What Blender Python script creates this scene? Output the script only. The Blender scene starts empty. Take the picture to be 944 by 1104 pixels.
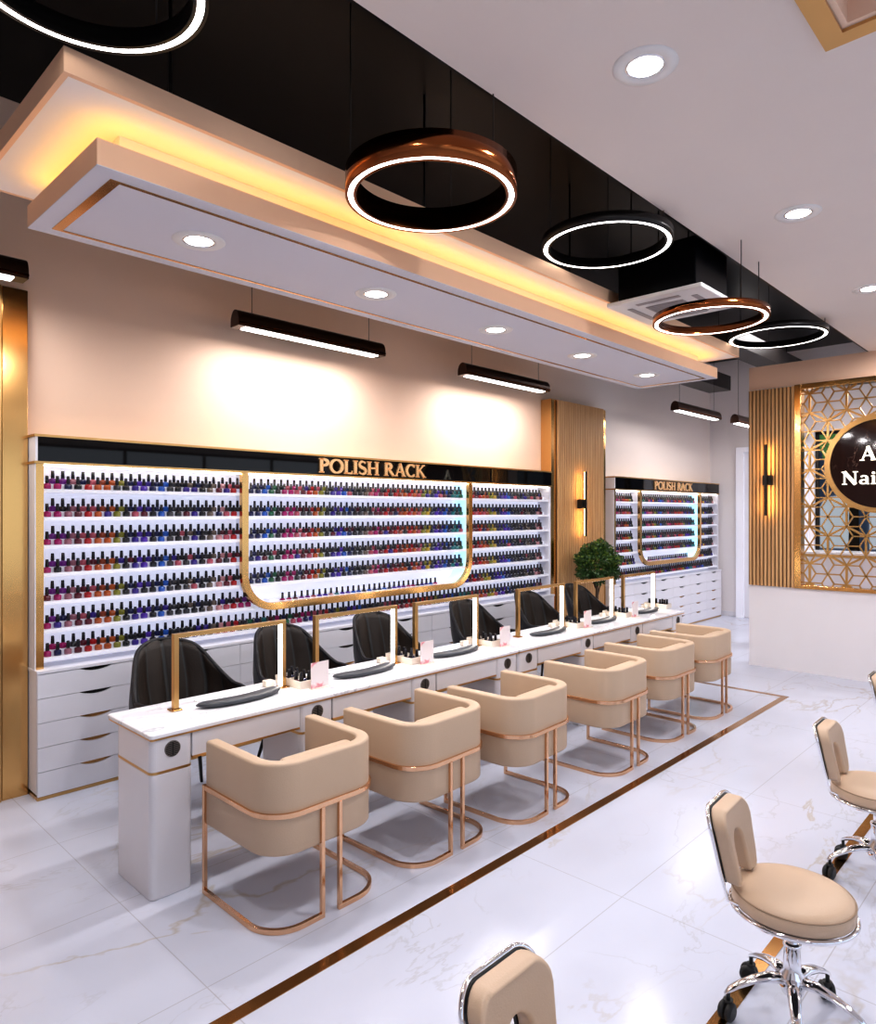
import bpy, bmesh, math, random
from mathutils import Vector, Matrix
random.seed(7)
PI = math.pi
scn = bpy.context.scene
COL = scn.collection
ORD = ['first','second','third','fourth','fifth','sixth','seventh','eighth','ninth','tenth','eleventh','twelfth','thirteenth',
       'fourteenth','fifteenth','sixteenth','seventeenth','eighteenth','nineteenth','twentieth','twenty-first','twenty-second',
       'twenty-third','twenty-fourth','twenty-fifth','twenty-sixth','twenty-seventh','twenty-eighth']

# ------------------------------------------------------------------ materials
def mat(name, col, rough=0.5, metal=0.0, emit=None, estr=0.0, coat=0.0, bump=None, trans=0.0, spec=0.5, var=0.0):
    m = bpy.data.materials.new(name); m.use_nodes = True
    nt = m.node_tree; b = nt.nodes['Principled BSDF']
    b.inputs['Base Color'].default_value = (*col, 1)
    b.inputs['Roughness'].default_value = rough
    b.inputs['Metallic'].default_value = metal
    b.inputs['Coat Weight'].default_value = coat
    b.inputs['Coat Roughness'].default_value = 0.08
    b.inputs['Specular IOR Level'].default_value = spec
    b.inputs['Transmission Weight'].default_value = trans
    if emit:
        b.inputs['Emission Color'].default_value = (*emit, 1)
        b.inputs['Emission Strength'].default_value = estr
    if bump or var:
        tc = nt.nodes.new('ShaderNodeTexCoord'); nz = nt.nodes.new('ShaderNodeTexNoise')
        nt.links.new(tc.outputs['Object'], nz.inputs['Vector'])
        nz.inputs['Scale'].default_value = bump[0] if bump else 4.0
        nz.inputs['Detail'].default_value = 4
        if bump:
            bp = nt.nodes.new('ShaderNodeBump'); bp.inputs['Strength'].default_value = bump[1]; bp.inputs['Distance'].default_value = 0.01
            nt.links.new(nz.outputs['Fac'], bp.inputs['Height']); nt.links.new(bp.outputs['Normal'], b.inputs['Normal'])
        if var:
            n2 = nt.nodes.new('ShaderNodeTexNoise'); n2.inputs['Scale'].default_value = 3.0
            nt.links.new(tc.outputs['Object'], n2.inputs['Vector'])
            mx = nt.nodes.new('ShaderNodeMix'); mx.data_type = 'RGBA'
            mx.inputs['A'].default_value = (*[c * (1 - var) for c in col], 1)
            mx.inputs['B'].default_value = (*[min(1, c * (1 + var)) for c in col], 1)
            nt.links.new(n2.outputs['Fac'], mx.inputs['Factor']); nt.links.new(mx.outputs['Result'], b.inputs['Base Color'])
    return m

def marble(name, base, vein, scale, rough, tiles=None, vein2=None, thresh=0.012, amount=0.6, spec=0.5):
    m = bpy.data.materials.new(name); m.use_nodes = True
    nt = m.node_tree; N = nt.nodes; L = nt.links; b = N['Principled BSDF']
    b.inputs['Roughness'].default_value = rough
    b.inputs['Specular IOR Level'].default_value = spec
    tc = N.new('ShaderNodeTexCoord')
    mp = N.new('ShaderNodeMapping'); mp.inputs['Rotation'].default_value = (0, 0, 0.6); mp.inputs['Scale'].default_value = (1, 1.9, 1)
    L.new(tc.outputs['Object'], mp.inputs['Vector'])
    def veins(sc, th, seed):
        nz = N.new('ShaderNodeTexNoise'); nz.noise_dimensions = '4D'; nz.inputs['W'].default_value = seed
        nz.inputs['Scale'].default_value = sc; nz.inputs['Detail'].default_value = 6; nz.inputs['Roughness'].default_value = 0.55
        nz.inputs['Distortion'].default_value = 0.6
        L.new(mp.outputs['Vector'], nz.inputs['Vector'])
        s = N.new('ShaderNodeMath'); s.operation = 'SUBTRACT'; s.inputs[1].default_value = 0.5; L.new(nz.outputs['Fac'], s.inputs[0])
        a = N.new('ShaderNodeMath'); a.operation = 'ABSOLUTE'; L.new(s.outputs[0], a.inputs[0])
        r = N.new('ShaderNodeMapRange'); r.inputs['From Min'].default_value = 0; r.inputs['From Max'].default_value = th
        r.inputs['To Min'].default_value = 1; r.inputs['To Max'].default_value = 0; L.new(a.outputs[0], r.inputs['Value'])
        k = N.new('ShaderNodeTexNoise'); k.noise_dimensions = '4D'; k.inputs['W'].default_value = seed + 3; k.inputs['Scale'].default_value = sc * 0.9
        L.new(mp.outputs['Vector'], k.inputs['Vector'])
        r2 = N.new('ShaderNodeMapRange'); r2.inputs['From Min'].default_value = 0.47; r2.inputs['From Max'].default_value = 0.62; L.new(k.outputs['Fac'], r2.inputs['Value'])
        mu = N.new('ShaderNodeMath'); mu.operation = 'MULTIPLY'; L.new(r.outputs[0], mu.inputs[0]); L.new(r2.outputs[0], mu.inputs[1])
        mm = N.new('ShaderNodeMath'); mm.operation = 'MULTIPLY'; mm.inputs[1].default_value = amount; L.new(mu.outputs[0], mm.inputs[0])
        return mm.outputs[0]
    def mix(fac, a, c):
        x = N.new('ShaderNodeMix'); x.data_type = 'RGBA'; L.new(fac, x.inputs['Factor'])
        if isinstance(a, tuple): x.inputs['A'].default_value = (*a, 1)
        else: L.new(a, x.inputs['A'])
        x.inputs['B'].default_value = (*c, 1)
        return x.outputs['Result']
    cloud = N.new('ShaderNodeTexNoise'); cloud.inputs['Scale'].default_value = scale * 0.8; cloud.inputs['Detail'].default_value = 3
    L.new(mp.outputs['Vector'], cloud.inputs['Vector'])
    cr = N.new('ShaderNodeMapRange'); cr.inputs['From Min'].default_value = 0.4; cr.inputs['From Max'].default_value = 0.75; L.new(cloud.outputs['Fac'], cr.inputs['Value'])
    o = mix(cr.outputs[0], base, tuple(c * 0.88 for c in base))
    o = mix(veins(scale, thresh, 1.0), o, vein)
    o = mix(veins(scale * 1.9, thresh * 0.8, 7.0), o, vein2 or vein)
    if tiles:
        sx = N.new('ShaderNodeSeparateXYZ'); L.new(tc.outputs['Object'], sx.inputs[0])
        outs = []
        for ax, size, off in ((0, tiles[0], tiles[2]), (1, tiles[1], tiles[3])):
            ad = N.new('ShaderNodeMath'); ad.operation = 'ADD'; ad.inputs[1].default_value = off; L.new(sx.outputs[ax], ad.inputs[0])
            pp = N.new('ShaderNodeMath'); pp.operation = 'PINGPONG'; pp.inputs[1].default_value = size / 2; L.new(ad.outputs[0], pp.inputs[0])
            lt = N.new('ShaderNodeMath'); lt.operation = 'LESS_THAN'; lt.inputs[1].default_value = 0.0022; L.new(pp.outputs[0], lt.inputs[0])
            outs.append(lt.outputs[0])
        mx = N.new('ShaderNodeMath'); mx.operation = 'MAXIMUM'; L.new(outs[0], mx.inputs[0]); L.new(outs[1], mx.inputs[1])
        ml = N.new('ShaderNodeMath'); ml.operation = 'MULTIPLY'; ml.inputs[1].default_value = 0.55; L.new(mx.outputs[0], ml.inputs[0])
        o = mix(ml.outputs[0], o, (0.35, 0.34, 0.36))
    L.new(o, b.inputs['Base Color'])
    return m

def wood_mat(name, c1, c2):
    m = bpy.data.materials.new(name); m.use_nodes = True
    nt = m.node_tree; N = nt.nodes; L = nt.links; b = N['Principled BSDF']; b.inputs['Roughness'].default_value = 0.45
    tc = N.new('ShaderNodeTexCoord'); mp = N.new('ShaderNodeMapping'); mp.inputs['Scale'].default_value = (30, 30, 1.2)
    L.new(tc.outputs['Object'], mp.inputs['Vector'])
    nz = N.new('ShaderNodeTexNoise'); nz.inputs['Scale'].default_value = 1.5; nz.inputs['Detail'].default_value = 5
    L.new(mp.outputs['Vector'], nz.inputs['Vector'])
    r = N.new('ShaderNodeValToRGB'); r.color_ramp.elements[0].color = (*c1, 1); r.color_ramp.elements[1].color = (*c2, 1)
    r.color_ramp.elements[0].position = 0.3; r.color_ramp.elements[1].position = 0.7
    L.new(nz.outputs['Fac'], r.inputs['Fac']); L.new(r.outputs['Color'], b.inputs['Base Color'])
    return m

def emis(name, col, s):
    return mat(name, (0.8, 0.8, 0.8), 0.5, emit=col, estr=s)

M = dict(
    walltan=mat('tan plaster', (0.76, 0.53, 0.39), 0.75, spec=0.2, var=0.02),
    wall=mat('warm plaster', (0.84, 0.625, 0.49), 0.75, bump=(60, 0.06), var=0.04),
    wallend=mat('white plaster', (0.79, 0.75, 0.76), 0.7, var=0.02),
    ceil=mat('white ceiling paint', (0.74, 0.665, 0.62), 0.8, var=0.02),
    black=mat('black gloss ceiling', (0.003, 0.003, 0.004), 0.3, spec=0.12, var=0.2),
    duct=mat('dark duct', (0.02, 0.016, 0.015), 0.4, var=0.2),
    floor=marble('marble floor', (0.60, 0.62, 0.72), (0.44, 0.37, 0.28), 0.75, 0.19, spec=0.3, tiles=(1.6, 0.8, 0.35, 0.02), vein2=(0.46, 0.46, 0.5), amount=0.6),
    quartz=marble('quartz top', (0.83, 0.82, 0.85), (0.4, 0.4, 0.46), 1.6, 0.12, thresh=0.01, amount=0.6),
    lacquer=mat('white lacquer', (0.72, 0.71, 0.76), 0.28, coat=0.2, var=0.01),
    deskwhite=mat('desk white lacquer', (0.70, 0.68, 0.71), 0.25, coat=0.3, var=0.01),
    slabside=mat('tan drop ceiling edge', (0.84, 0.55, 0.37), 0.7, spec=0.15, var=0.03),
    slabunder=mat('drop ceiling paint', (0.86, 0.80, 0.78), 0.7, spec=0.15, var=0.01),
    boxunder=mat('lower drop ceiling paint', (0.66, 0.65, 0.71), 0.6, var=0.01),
    gold=mat('brushed gold', (0.60, 0.37, 0.15), 0.28, 1.0),
    goldm=mat('mirror gold', (0.74, 0.45, 0.18), 0.18, 1.0),
    bronze=mat('bronze strip', (0.50, 0.27, 0.10), 0.16, 1.0, var=0.25),
    rose=mat('rose gold', (0.80, 0.50, 0.31), 0.14, 1.0),
    copper=mat('bronze drum', (0.30, 0.095, 0.03), 0.16, 1.0, var=0.1),
    chrome=mat('chrome', (0.85, 0.85, 0.88), 0.06, 1.0, bump=(40, 0.02)),
    blackglass=mat('black glass', (0.004, 0.003, 0.003), 0.03, spec=0.35, var=0.2),
    blackmetal=mat('black metal', (0.02, 0.017, 0.016), 0.35, 0.5, var=0.1),
    brownmetal=mat('dark brown metal', (0.05, 0.022, 0.014), 0.28, 0.6, var=0.1),
    rubber=mat('black rubber', (0.012, 0.012, 0.013), 0.45, var=0.1),
    leather=mat('beige leather', (0.53, 0.395, 0.285), 0.5, bump=(180, 0.12), var=0.04),
    leather2=mat('stool leather', (0.58, 0.43, 0.31), 0.42, bump=(220, 0.08), var=0.03),
    piping=mat('seam piping', (0.40, 0.28, 0.19), 0.6, var=0.05),
    blackleather=mat('black leather', (0.012, 0.011, 0.014), 0.4, spec=0.3, bump=(150, 0.12), var=0.15),
    brownleather=mat('channelled dark leather', (0.020, 0.013, 0.010), 0.45, spec=0.3, bump=(120, 0.15), var=0.35),
    pad=mat('slate cushion', (0.055, 0.058, 0.068), 0.38, bump=(120, 0.08), var=0.1),
    wood=wood_mat('oak slats', (0.50, 0.27, 0.11), (0.66, 0.40, 0.19)),
    wooddark=mat('dark slat groove', (0.10, 0.045, 0.018), 0.7, var=0.1),
    shelfw=mat('white acrylic shelf', (0.80, 0.80, 0.86), 0.3, emit=(0.80, 0.82, 1.0), estr=0.12, var=0.01),
    glow=mat('lit back panel', (0.8, 0.8, 0.85), 0.5, emit=(0.76, 0.80, 1.0), estr=0.58, var=0.01),
    glowcyan=mat('iridescent liner', (0.6, 0.8, 0.85), 0.2, emit=(0.45, 0.80, 1.0), estr=0.9, var=0.05),
    led=emis('white led', (1.0, 0.98, 0.95), 9.0),
    ledring=emis('ring led', (1.0, 0.96, 0.92), 9.0),
    ledlamp=emis('lamp led', (1.0, 0.97, 0.9), 7.0),
    ledspot=emis('downlight lens', (1.0, 1.0, 1.0), 14.0),
    ledwarm=emis('amber cove led', (1.0, 0.60, 0.12), 6.0),
    ledsconce=emis('sconce led', (1.0, 0.62, 0.20), 45.0),
    signgold=mat('sign gold', (0.86, 0.58, 0.32), 0.25, 0.85, emit=(1.0, 0.55, 0.25), estr=0.18, var=0.05),
    signlit=mat('lit ivory letters', (0.9, 0.86, 0.75), 0.3, emit=(1.0, 0.93, 0.78), estr=1.0, var=0.02),
    marbledark=marble('dark brown marble', (0.020, 0.006, 0.004), (0.35, 0.22, 0.16), 1.3, 0.06, thresh=0.004, amount=0.6),
    leaf=mat('dark green leaf', (0.035, 0.085, 0.018), 0.45, var=0.5),
    leaf2=mat('light green leaf', (0.13, 0.20, 0.03), 0.45, var=0.4),
    bark=mat('bark', (0.07, 0.04, 0.022), 0.8, bump=(40, 0.5), var=0.3),
    pot=mat('dark pot', (0.06, 0.05, 0.05), 0.4, var=0.1),
    card=None, acrylic=mat('pale gold acrylic', (0.80, 0.72, 0.62), 0.15, var=0.05),
    paper=mat('white paper', (0.85, 0.85, 0.88), 0.6, var=0.01),
    grille=mat('grille metal', (0.22, 0.20, 0.19), 0.35, 0.7, var=0.1),
    plastic=mat('white plastic', (0.74, 0.72, 0.71), 0.4, var=0.01),
    plasticg=mat('grey plastic', (0.33, 0.30, 0.30), 0.45, var=0.05),
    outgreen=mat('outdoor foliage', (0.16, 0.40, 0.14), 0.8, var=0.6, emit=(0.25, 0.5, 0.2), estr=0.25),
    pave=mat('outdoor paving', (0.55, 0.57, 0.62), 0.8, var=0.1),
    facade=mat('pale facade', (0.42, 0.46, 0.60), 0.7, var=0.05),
    facadew=mat('white facade trim', (0.85, 0.86, 0.9), 0.6, emit=(0.9, 0.95, 1.0), estr=0.5, var=0.03),  # trim emits a little by itself to look brighter outside
)
def painted_light_x(m, col, x0, x1):
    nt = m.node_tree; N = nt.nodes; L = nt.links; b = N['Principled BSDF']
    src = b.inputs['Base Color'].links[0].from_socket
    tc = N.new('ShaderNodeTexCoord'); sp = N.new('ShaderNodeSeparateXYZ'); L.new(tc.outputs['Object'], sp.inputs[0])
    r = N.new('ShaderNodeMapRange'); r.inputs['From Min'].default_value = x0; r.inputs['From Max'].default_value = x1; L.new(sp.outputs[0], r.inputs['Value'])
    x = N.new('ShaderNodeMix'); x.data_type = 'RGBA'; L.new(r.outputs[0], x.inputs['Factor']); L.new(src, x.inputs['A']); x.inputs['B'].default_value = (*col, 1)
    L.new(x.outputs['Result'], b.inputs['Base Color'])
painted_light_x(M['wall'], (0.84, 0.74, 0.69), 6.6, 8.3)  # wall colour turns paler toward the far end, standing in for brighter light
def card_mat():
    m = bpy.data.materials.new('pink marbled card'); m.use_nodes = True
    nt = m.node_tree; N = nt.nodes; L = nt.links; b = N['Principled BSDF']; b.inputs['Roughness'].default_value = 0.25
    tc = N.new('ShaderNodeTexCoord'); nz = N.new('ShaderNodeTexNoise'); nz.inputs['Scale'].default_value = 9; nz.inputs['Distortion'].default_value = 1.5
    L.new(tc.outputs['Object'], nz.inputs['Vector'])
    sp = N.new('ShaderNodeSeparateXYZ'); L.new(tc.outputs['Object'], sp.inputs[0])
    a = N.new('ShaderNodeMath'); a.operation = 'SUBTRACT'; a.inputs[1].default_value = 0.075; L.new(sp.outputs[2], a.inputs[0])
    ab = N.new('ShaderNodeMath'); ab.operation = 'ABSOLUTE'; L.new(a.outputs[0], ab.inputs[0])
    ml = N.new('ShaderNodeMath'); ml.operation = 'MULTIPLY'; ml.inputs[1].default_value = 6.0; L.new(ab.outputs[0], ml.inputs[0])
    ad = N.new('ShaderNodeMath'); ad.operation = 'ADD'; L.new(ml.outputs[0], ad.inputs[0]); L.new(nz.outputs['Fac'], ad.inputs[1])
    r = N.new('ShaderNodeValToRGB'); e = r.color_ramp.elements
    e[0].position = 0.80; e[0].color = (0.80, 0.72, 0.72, 1); e[1].position = 0.92; e[1].color = (0.72, 0.30, 0.34, 1)
    L.new(ad.outputs[0], r.inputs['Fac']); L.new(r.outputs['Color'], b.inputs['Base Color'])
    return m
M['card'] = card_mat()

# ------------------------------------------------------------------ mesh helpers
def box(bm, x0, x1, y0, y1, z0, z1, mi=0):
    v = [bm.verts.new(p) for p in ((x0,y0,z0),(x1,y0,z0),(x1,y1,z0),(x0,y1,z0),(x0,y0,z1),(x1,y0,z1),(x1,y1,z1),(x0,y1,z1))]
    fs = [(3,2,1,0),(4,5,6,7),(0,1,5,4),(1,2,6,5),(2,3,7,6),(3,0,4,7)]
    out = []
    for f in fs:
        g = bm.faces.new([v[i] for i in f]); g.material_index = mi; out.append(g)
    return out

def cyl(bm, p, r, h, n=16, axis='Z', r2=None, mi=0, cap=True):
    r2 = r if r2 is None else r2
    def T(a, rr, t):
        x, y = rr * math.cos(a), rr * math.sin(a)
        if axis == 'Z': return (p[0]+x, p[1]+y, p[2]+t)
        if axis == 'Y': return (p[0]+x, p[1]+t, p[2]+y)
        return (p[0]+t, p[1]+x, p[2]+y)
    a = [bm.verts.new(T(2*PI*i/n, r, 0)) for i in range(n)]
    b = [bm.verts.new(T(2*PI*i/n, r2, h)) for i in range(n)]
    for i in range(n):
        f = bm.faces.new((a[i], a[(i+1)%n], b[(i+1)%n], b[i])); f.smooth = True; f.material_index = mi
    if cap:
        bm.faces.new(a[::-1]).material_index = mi; bm.faces.new(b).material_index = mi

def lathe(bm, prof, c=(0,0,0), n=24, mi=0, sx=1, sy=1):
    rings = []
    for r, z in prof:
        if r < 1e-6: rings.append([bm.verts.new((c[0], c[1], c[2]+z))])
        else: rings.append([bm.verts.new((c[0]+sx*r*math.cos(2*PI*i/n), c[1]+sy*r*math.sin(2*PI*i/n), c[2]+z)) for i in range(n)])
    for A, B in zip(rings, rings[1:]):
        for i in range(n):
            j = (i+1) % n
            if len(A) == 1 and len(B) == 1: continue
            if len(A) == 1: f = bm.faces.new((A[0], B[j], B[i]))
            elif len(B) == 1: f = bm.faces.new((A[i], A[j], B[0]))
            else: f = bm.faces.new((A[i], A[j], B[j], B[i]))
            f.smooth = True; f.material_index = mi

def tube(bm, pts, r, n=10, closed=False, up=None, flat=None, mi=0, radii=None):
    """sweep: round of radius r, or flat=(w,h) rectangle; up fixes the frame"""
    P = [Vector(p) for p in pts]; N = len(P); rings = []
    prev = None
    for i, p in enumerate(P):
        a = P[(i-1) % N] if (closed or i > 0) else P[i]
        b = P[(i+1) % N] if (closed or i < N-1) else P[i]
        t = (b - a).normalized()
        d1 = (p - a).normalized() if (p - a).length > 1e-9 else t
        k = 1.0 / max(0.5, abs(d1.dot(t)))
        u = Vector(up) if up is not None else (prev if prev is not None else (Vector((0,0,1)) if abs(t.z) < 0.9 else Vector((1,0,0))))
        s = t.cross(u)
        if s.length < 1e-5: s = t.cross(Vector((1,0,0)))
        s.normalize(); w = s.cross(t).normalized(); prev = w
        if flat:
            hw, hh = flat[0]/2, flat[1]/2
            ring = [p + s*hw*k + w*hh, p - s*hw*k + w*hh, p - s*hw*k - w*hh, p + s*hw*k - w*hh]
        else:
            rr = radii[i] if radii else r
            ring = [p + (s*math.cos(2*PI*q/n) + w*math.sin(2*PI*q/n)) * rr for q in range(n)]
        rings.append([bm.verts.new(v) for v in ring])
    m = len(rings[0])
    for i in range(N if closed else N-1):
        A, B = rings[i], rings[(i+1) % N]
        for q in range(m):
            f = bm.faces.new((A[q], A[(q+1)%m], B[(q+1)%m], B[q])); f.smooth = not flat; f.material_index = mi
    if not closed:
        for R in (rings[0][::-1], rings[-1]):
            bm.faces.new(R).material_index = mi

def prism(bm, outline, z0, z1, f=lambda x, y, z: (x, y, z), mi=0, smooth=False):
    a = [bm.verts.new(f(x, y, z0)) for x, y in outline]; b = [bm.verts.new(f(x, y, z1)) for x, y in outline]
    n = len(a)
    for i in range(n):
        g = bm.faces.new((a[i], a[(i+1)%n], b[(i+1)%n], b[i])); g.material_index = mi; g.smooth = smooth
    bm.faces.new(a[::-1]).material_index = mi; bm.faces.new(b).material_index = mi

def rrect(x0, x1, y0, y1, r, n=6):
    pts = []
    for cx, cy, a0 in ((x1-r, y0+r, -90), (x1-r, y1-r, 0), (x0+r, y1-r, 90), (x0+r, y0+r, 180)):
        for i in range(n+1):
            a = math.radians(a0 + 90*i/n); pts.append((cx+r*math.cos(a), cy+r*math.sin(a)))
    return pts

def obj(name, bm, mats, parent=None, loc=None, bevel=0, seg=2, subsurf=0, smooth=False):
    bmesh.ops.recalc_face_normals(bm, faces=bm.faces[:])
    me = bpy.data.meshes.new(name); bm.to_mesh(me); bm.free()
    if not isinstance(mats, (list, tuple)): mats = [mats]
    for m in mats: me.materials.append(m)
    o = bpy.data.objects.new(name, me); COL.objects.link(o)
    if parent: o.parent = parent
    if loc: o.location = loc
    if smooth:
        for p in me.polygons: p.use_smooth = True
    if bevel:
        md = o.modifiers.new('bevel', 'BEVEL'); md.width = bevel; md.segments = seg; md.limit_method = 'ANGLE'; md.angle_limit = math.radians(40)
        md.harden_normals = False
    if subsurf:
        md = o.modifiers.new('sub', 'SUBSURF'); md.levels = subsurf; md.render_levels = subsurf
    return o

def tag(o, label, cat, group=None, kind=None):
    if label: o['label'] = label
    if cat: o['category'] = cat
    if group: o['group'] = group
    if kind: o['kind'] = kind
    return o

def thing(name, label, cat, loc=(0,0,0), rotz=0, group=None):
    o = bpy.data.objects.new(name, None); COL.objects.link(o); o.empty_display_size = 0.1
    o.location = loc; o.rotation_euler = (0, 0, rotz)
    return tag(o, label, cat, group)

def struct(name, bm, m, parent=None, bevel=0):
    o = obj(name, bm, m, parent, bevel=bevel)
    if not parent: o['kind'] = 'structure'
    return o

def dup(root, loc, rotz, label):
    r = root.copy(); COL.objects.link(r); r.location = loc; r.rotation_euler = (0, 0, rotz); r['label'] = label
    for ch in list(root.children):
        c = ch.copy(); COL.objects.link(c); c.parent = r
        for g in ch.children:
            d = g.copy(); COL.objects.link(d); d.parent = c
    return r

def B(): return bmesh.new()
def one(fn, *a, **k):
    bm = B(); fn(bm, *a, **k); return bm
def boxes(*bs):
    bm = B()
    for b in bs: box(bm, *b)
    return bm

# ------------------------------------------------------------------ camera (level, 28.5 mm on 36 mm)
YAW = math.atan2(718.0, 747.0)
cam = bpy.data.cameras.new('camera'); co = bpy.data.objects.new('camera', cam); COL.objects.link(co)
cam.sensor_fit = 'HORIZONTAL'; cam.sensor_width = 36; cam.lens = 36 * 747.0 / 944.0; cam.clip_start = 0.05; cam.clip_end = 200
co.location = (0, 0, 1.75); co.rotation_euler = (PI/2, 0, YAW - PI/2)
scn.camera = co

# ------------------------------------------------------------------ room shell
WY = 4.88; XE = 11.82; XW = -4.0; YS = -4.5; ZB = 4.3; ZC = 3.4
struct('floor', boxes((XW-0.2, XE+0.2, YS-0.2, WY+0.2, -0.1, 0)), M['floor'])
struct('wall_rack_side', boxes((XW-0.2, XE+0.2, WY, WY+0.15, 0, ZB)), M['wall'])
# end wall with a window behind the partition
bm = boxes((XE, XE+0.15, 3.25, WY, 0, ZB), (XE, XE+0.15, YS, 3.25, 0, 0.25), (XE, XE+0.15, YS, 3.25, 3.0, ZB), (XE, XE+0.15, YS, -3.6, 0.25, 3.0))
struct('wall_end', bm, M['wallend'])
struct('wall_entrance', boxes((XW-0.15, XW, YS, WY, 0, ZB)), M['wallend'])
bm = boxes((XW, XE, YS-0.15, YS, 0, 0.3), (XW, XE, YS-0.15, YS, 3.0, ZB), (XW, XW+1.2, YS-0.15, YS, 0.3, 3.0), (XE-1.2, XE, YS-0.15, YS, 0.3, 3.0))
struct('wall_street', bm, M['wallend'])
struct('ceiling', boxes((XW, XE, YS, WY, ZB, ZB+0.1)), M['black'])
# lower white ceiling with a coffer opening
CX0, CX1, CY0, CY1 = 0.75, 2.665, -1.3, 0.645
bm = boxes((XW, CX0, YS, 1.745, ZC, ZC+0.12), (CX1, XE, YS, 1.745, ZC, ZC+0.12), (CX0, CX1, YS, CY0, ZC, ZC+0.12), (CX0, CX1, CY1, 1.745, ZC, ZC+0.12))
struct('ceiling_white_drop', bm, M['ceil'])
struct('ceiling_drop_fascia', boxes((XW, XE, 1.745, 1.76, ZC, ZB)), M['black'])
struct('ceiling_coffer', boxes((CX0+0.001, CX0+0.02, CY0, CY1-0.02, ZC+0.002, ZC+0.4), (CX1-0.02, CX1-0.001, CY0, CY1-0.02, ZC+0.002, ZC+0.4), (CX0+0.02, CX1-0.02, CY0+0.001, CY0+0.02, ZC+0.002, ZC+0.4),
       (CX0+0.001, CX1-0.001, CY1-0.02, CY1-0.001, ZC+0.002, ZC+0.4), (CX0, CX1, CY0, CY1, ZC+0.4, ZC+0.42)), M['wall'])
struct('trim_coffer', boxes((CX1, CX1+0.07, CY0, CY1+0.07, ZC-0.012, ZC), (CX0-0.07, CX0, CY0, CY1+0.07, ZC-0.012, ZC), (CX0, CX1, CY1, CY1+0.07, ZC-0.012, ZC), (CX0, CX1, CY0-0.07, CY0, ZC-0.012, ZC)), M['gold'])
# gold pilaster
struct('trim_gold_pilaster', boxes((1.195, 1.335, 4.805, WY, 0, 3.12)), M['goldm'], bevel=0.003)
struct('trim_gold_pilaster_edge', boxes((1.165, 1.188, 4.79, WY, 0, 3.12)), M['gold'])
# doorway at the far corner
d = struct('door_1', boxes((XE-0.02, XE, 3.45, 4.30, 0.01, 2.74)), M['lacquer'])
struct('door_frame', boxes((XE-0.07, XE, 4.30, 4.42, 0, 2.82), (XE-0.07, XE, 3.33, 3.45, 0, 2.82), (XE-0.07, XE, 3.45, 4.30, 2.74, 2.82)), M['shelfw'], parent=d)
bm = B(); tube(bm, [(XE-0.025, 3.55, 1.02), (XE-0.07, 3.55, 1.02), (XE-0.07, 3.67, 1.02)], 0.01)
obj('door_handle', bm, M['chrome'], d)
# floor inlays
bm = boxes((-3.5, 7.03, 2.148, 2.204, 0, 0.0025), (6.975, 7.03, 2.204, 4.6, 0, 0.0025))
struct('floor_trim_bronze', bm, M['bronze'])
struct('floor_trim_gold', boxes((-3.5, 7.6, 0.932, 0.980, 0, 0.0025)), M['bronze'])
# baseboard behind racks
struct('baseboard_end', boxes((XE-0.015, XE, 4.43, WY, 0, 0.08)), M['lacquer'])

# window frames; the unseen street-side one is invented to admit daylight
def window(n, x0, x1, y0, y1, axis, z0=0.28, z1=3.0, k=4):
    bm = B(); t = 0.05
    g = mat('window glass %d' % n, (1, 1, 1), 0.0, trans=1.0)
    if axis == 'X':   # spans X, at y0
        box(bm, x0, x1, y0, y0+t, z0, z0+t); box(bm, x0, x1, y0, y0+t, z1-t, z1)
        for i in range(k+1):
            q = x0 + (x1-x0-t)*i/k; box(bm, q, q+t, y0, y0+t, z0, z1)
    else:
        box(bm, x0, x0+t, y0, y1, z0, z0+t); box(bm, x0, x0+t, y0, y1, z1-t, z1)
        for i in range(k+1):
            q = y0 + (y1-y0-t)*i/k; box(bm, x0, x0+t, q, q+t, z0, z1)
    w = obj('window_%d' % n, bm, M['blackmetal']); w['kind'] = 'structure'
    return w
window(1, XW+1.2, XE-1.2, YS-0.1, 0, 'X', k=8)
window(2, XE+0.05, 0, -3.6, 3.25, 'Y', k=5)

# exterior seen through the lattice
struct('ground_outside', boxes((XE+0.2, 40, -25, 20, -0.14, -0.06), (XW-6, XE+0.2, -25, YS-0.2, -0.14, -0.06)), M['pave'])
def foliage(name, label, c, rad, n, m, size, group):
    bm = B(); rnd = random.Random(int(c[2]*100))
    for i in range(n):
        v = Vector((rnd.gauss(0,1), rnd.gauss(0,1), rnd.gauss(0,1))).normalized() * (rnd.random() ** 0.33)
        p = Vector((c[0]+v.x*rad[0], c[1]+v.y*rad[1], c[2]+v.z*rad[2]))
        a = Vector((rnd.gauss(0,1), rnd.gauss(0,1), rnd.gauss(0,1))).normalized(); b_ = a.orthogonal().normalized()
        bm.faces.new([bm.verts.new(p + a*size), bm.verts.new(p + b_*size*0.6), bm.verts.new(p - a*size), bm.verts.new(p - b_*size*0.6)])
    return obj(name, bm, m)
for i, (yy, zz, r, lb) in enumerate([(4.0, 4.2, 1.5, 'leafy green street tree seen through the lattice beside the slats'),
                                 (-0.2, 4.6, 1.5, 'leafy green street tree seen behind the round sign')]):
    t = thing('street_tree', lb, 'tree', (17.5, yy, -0.06), 0, 'street trees outside the end window')
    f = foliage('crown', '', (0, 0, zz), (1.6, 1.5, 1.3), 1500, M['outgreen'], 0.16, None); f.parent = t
    bm = B(); tube(bm, [(0,0,0), (0.05,0.02,1.5), (0,0,zz)], 0.1, radii=[0.14,0.1,0.06]); obj('trunk', bm, M['bark'], t)
t = thing('arcade_building', 'pale blue-grey building with white arched windows, seen through the lattice', 'building', (26, 3, -0.06))
obj('wall', boxes((0, 1, -12, 9, 0, 5)), M['facade'], t)
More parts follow.
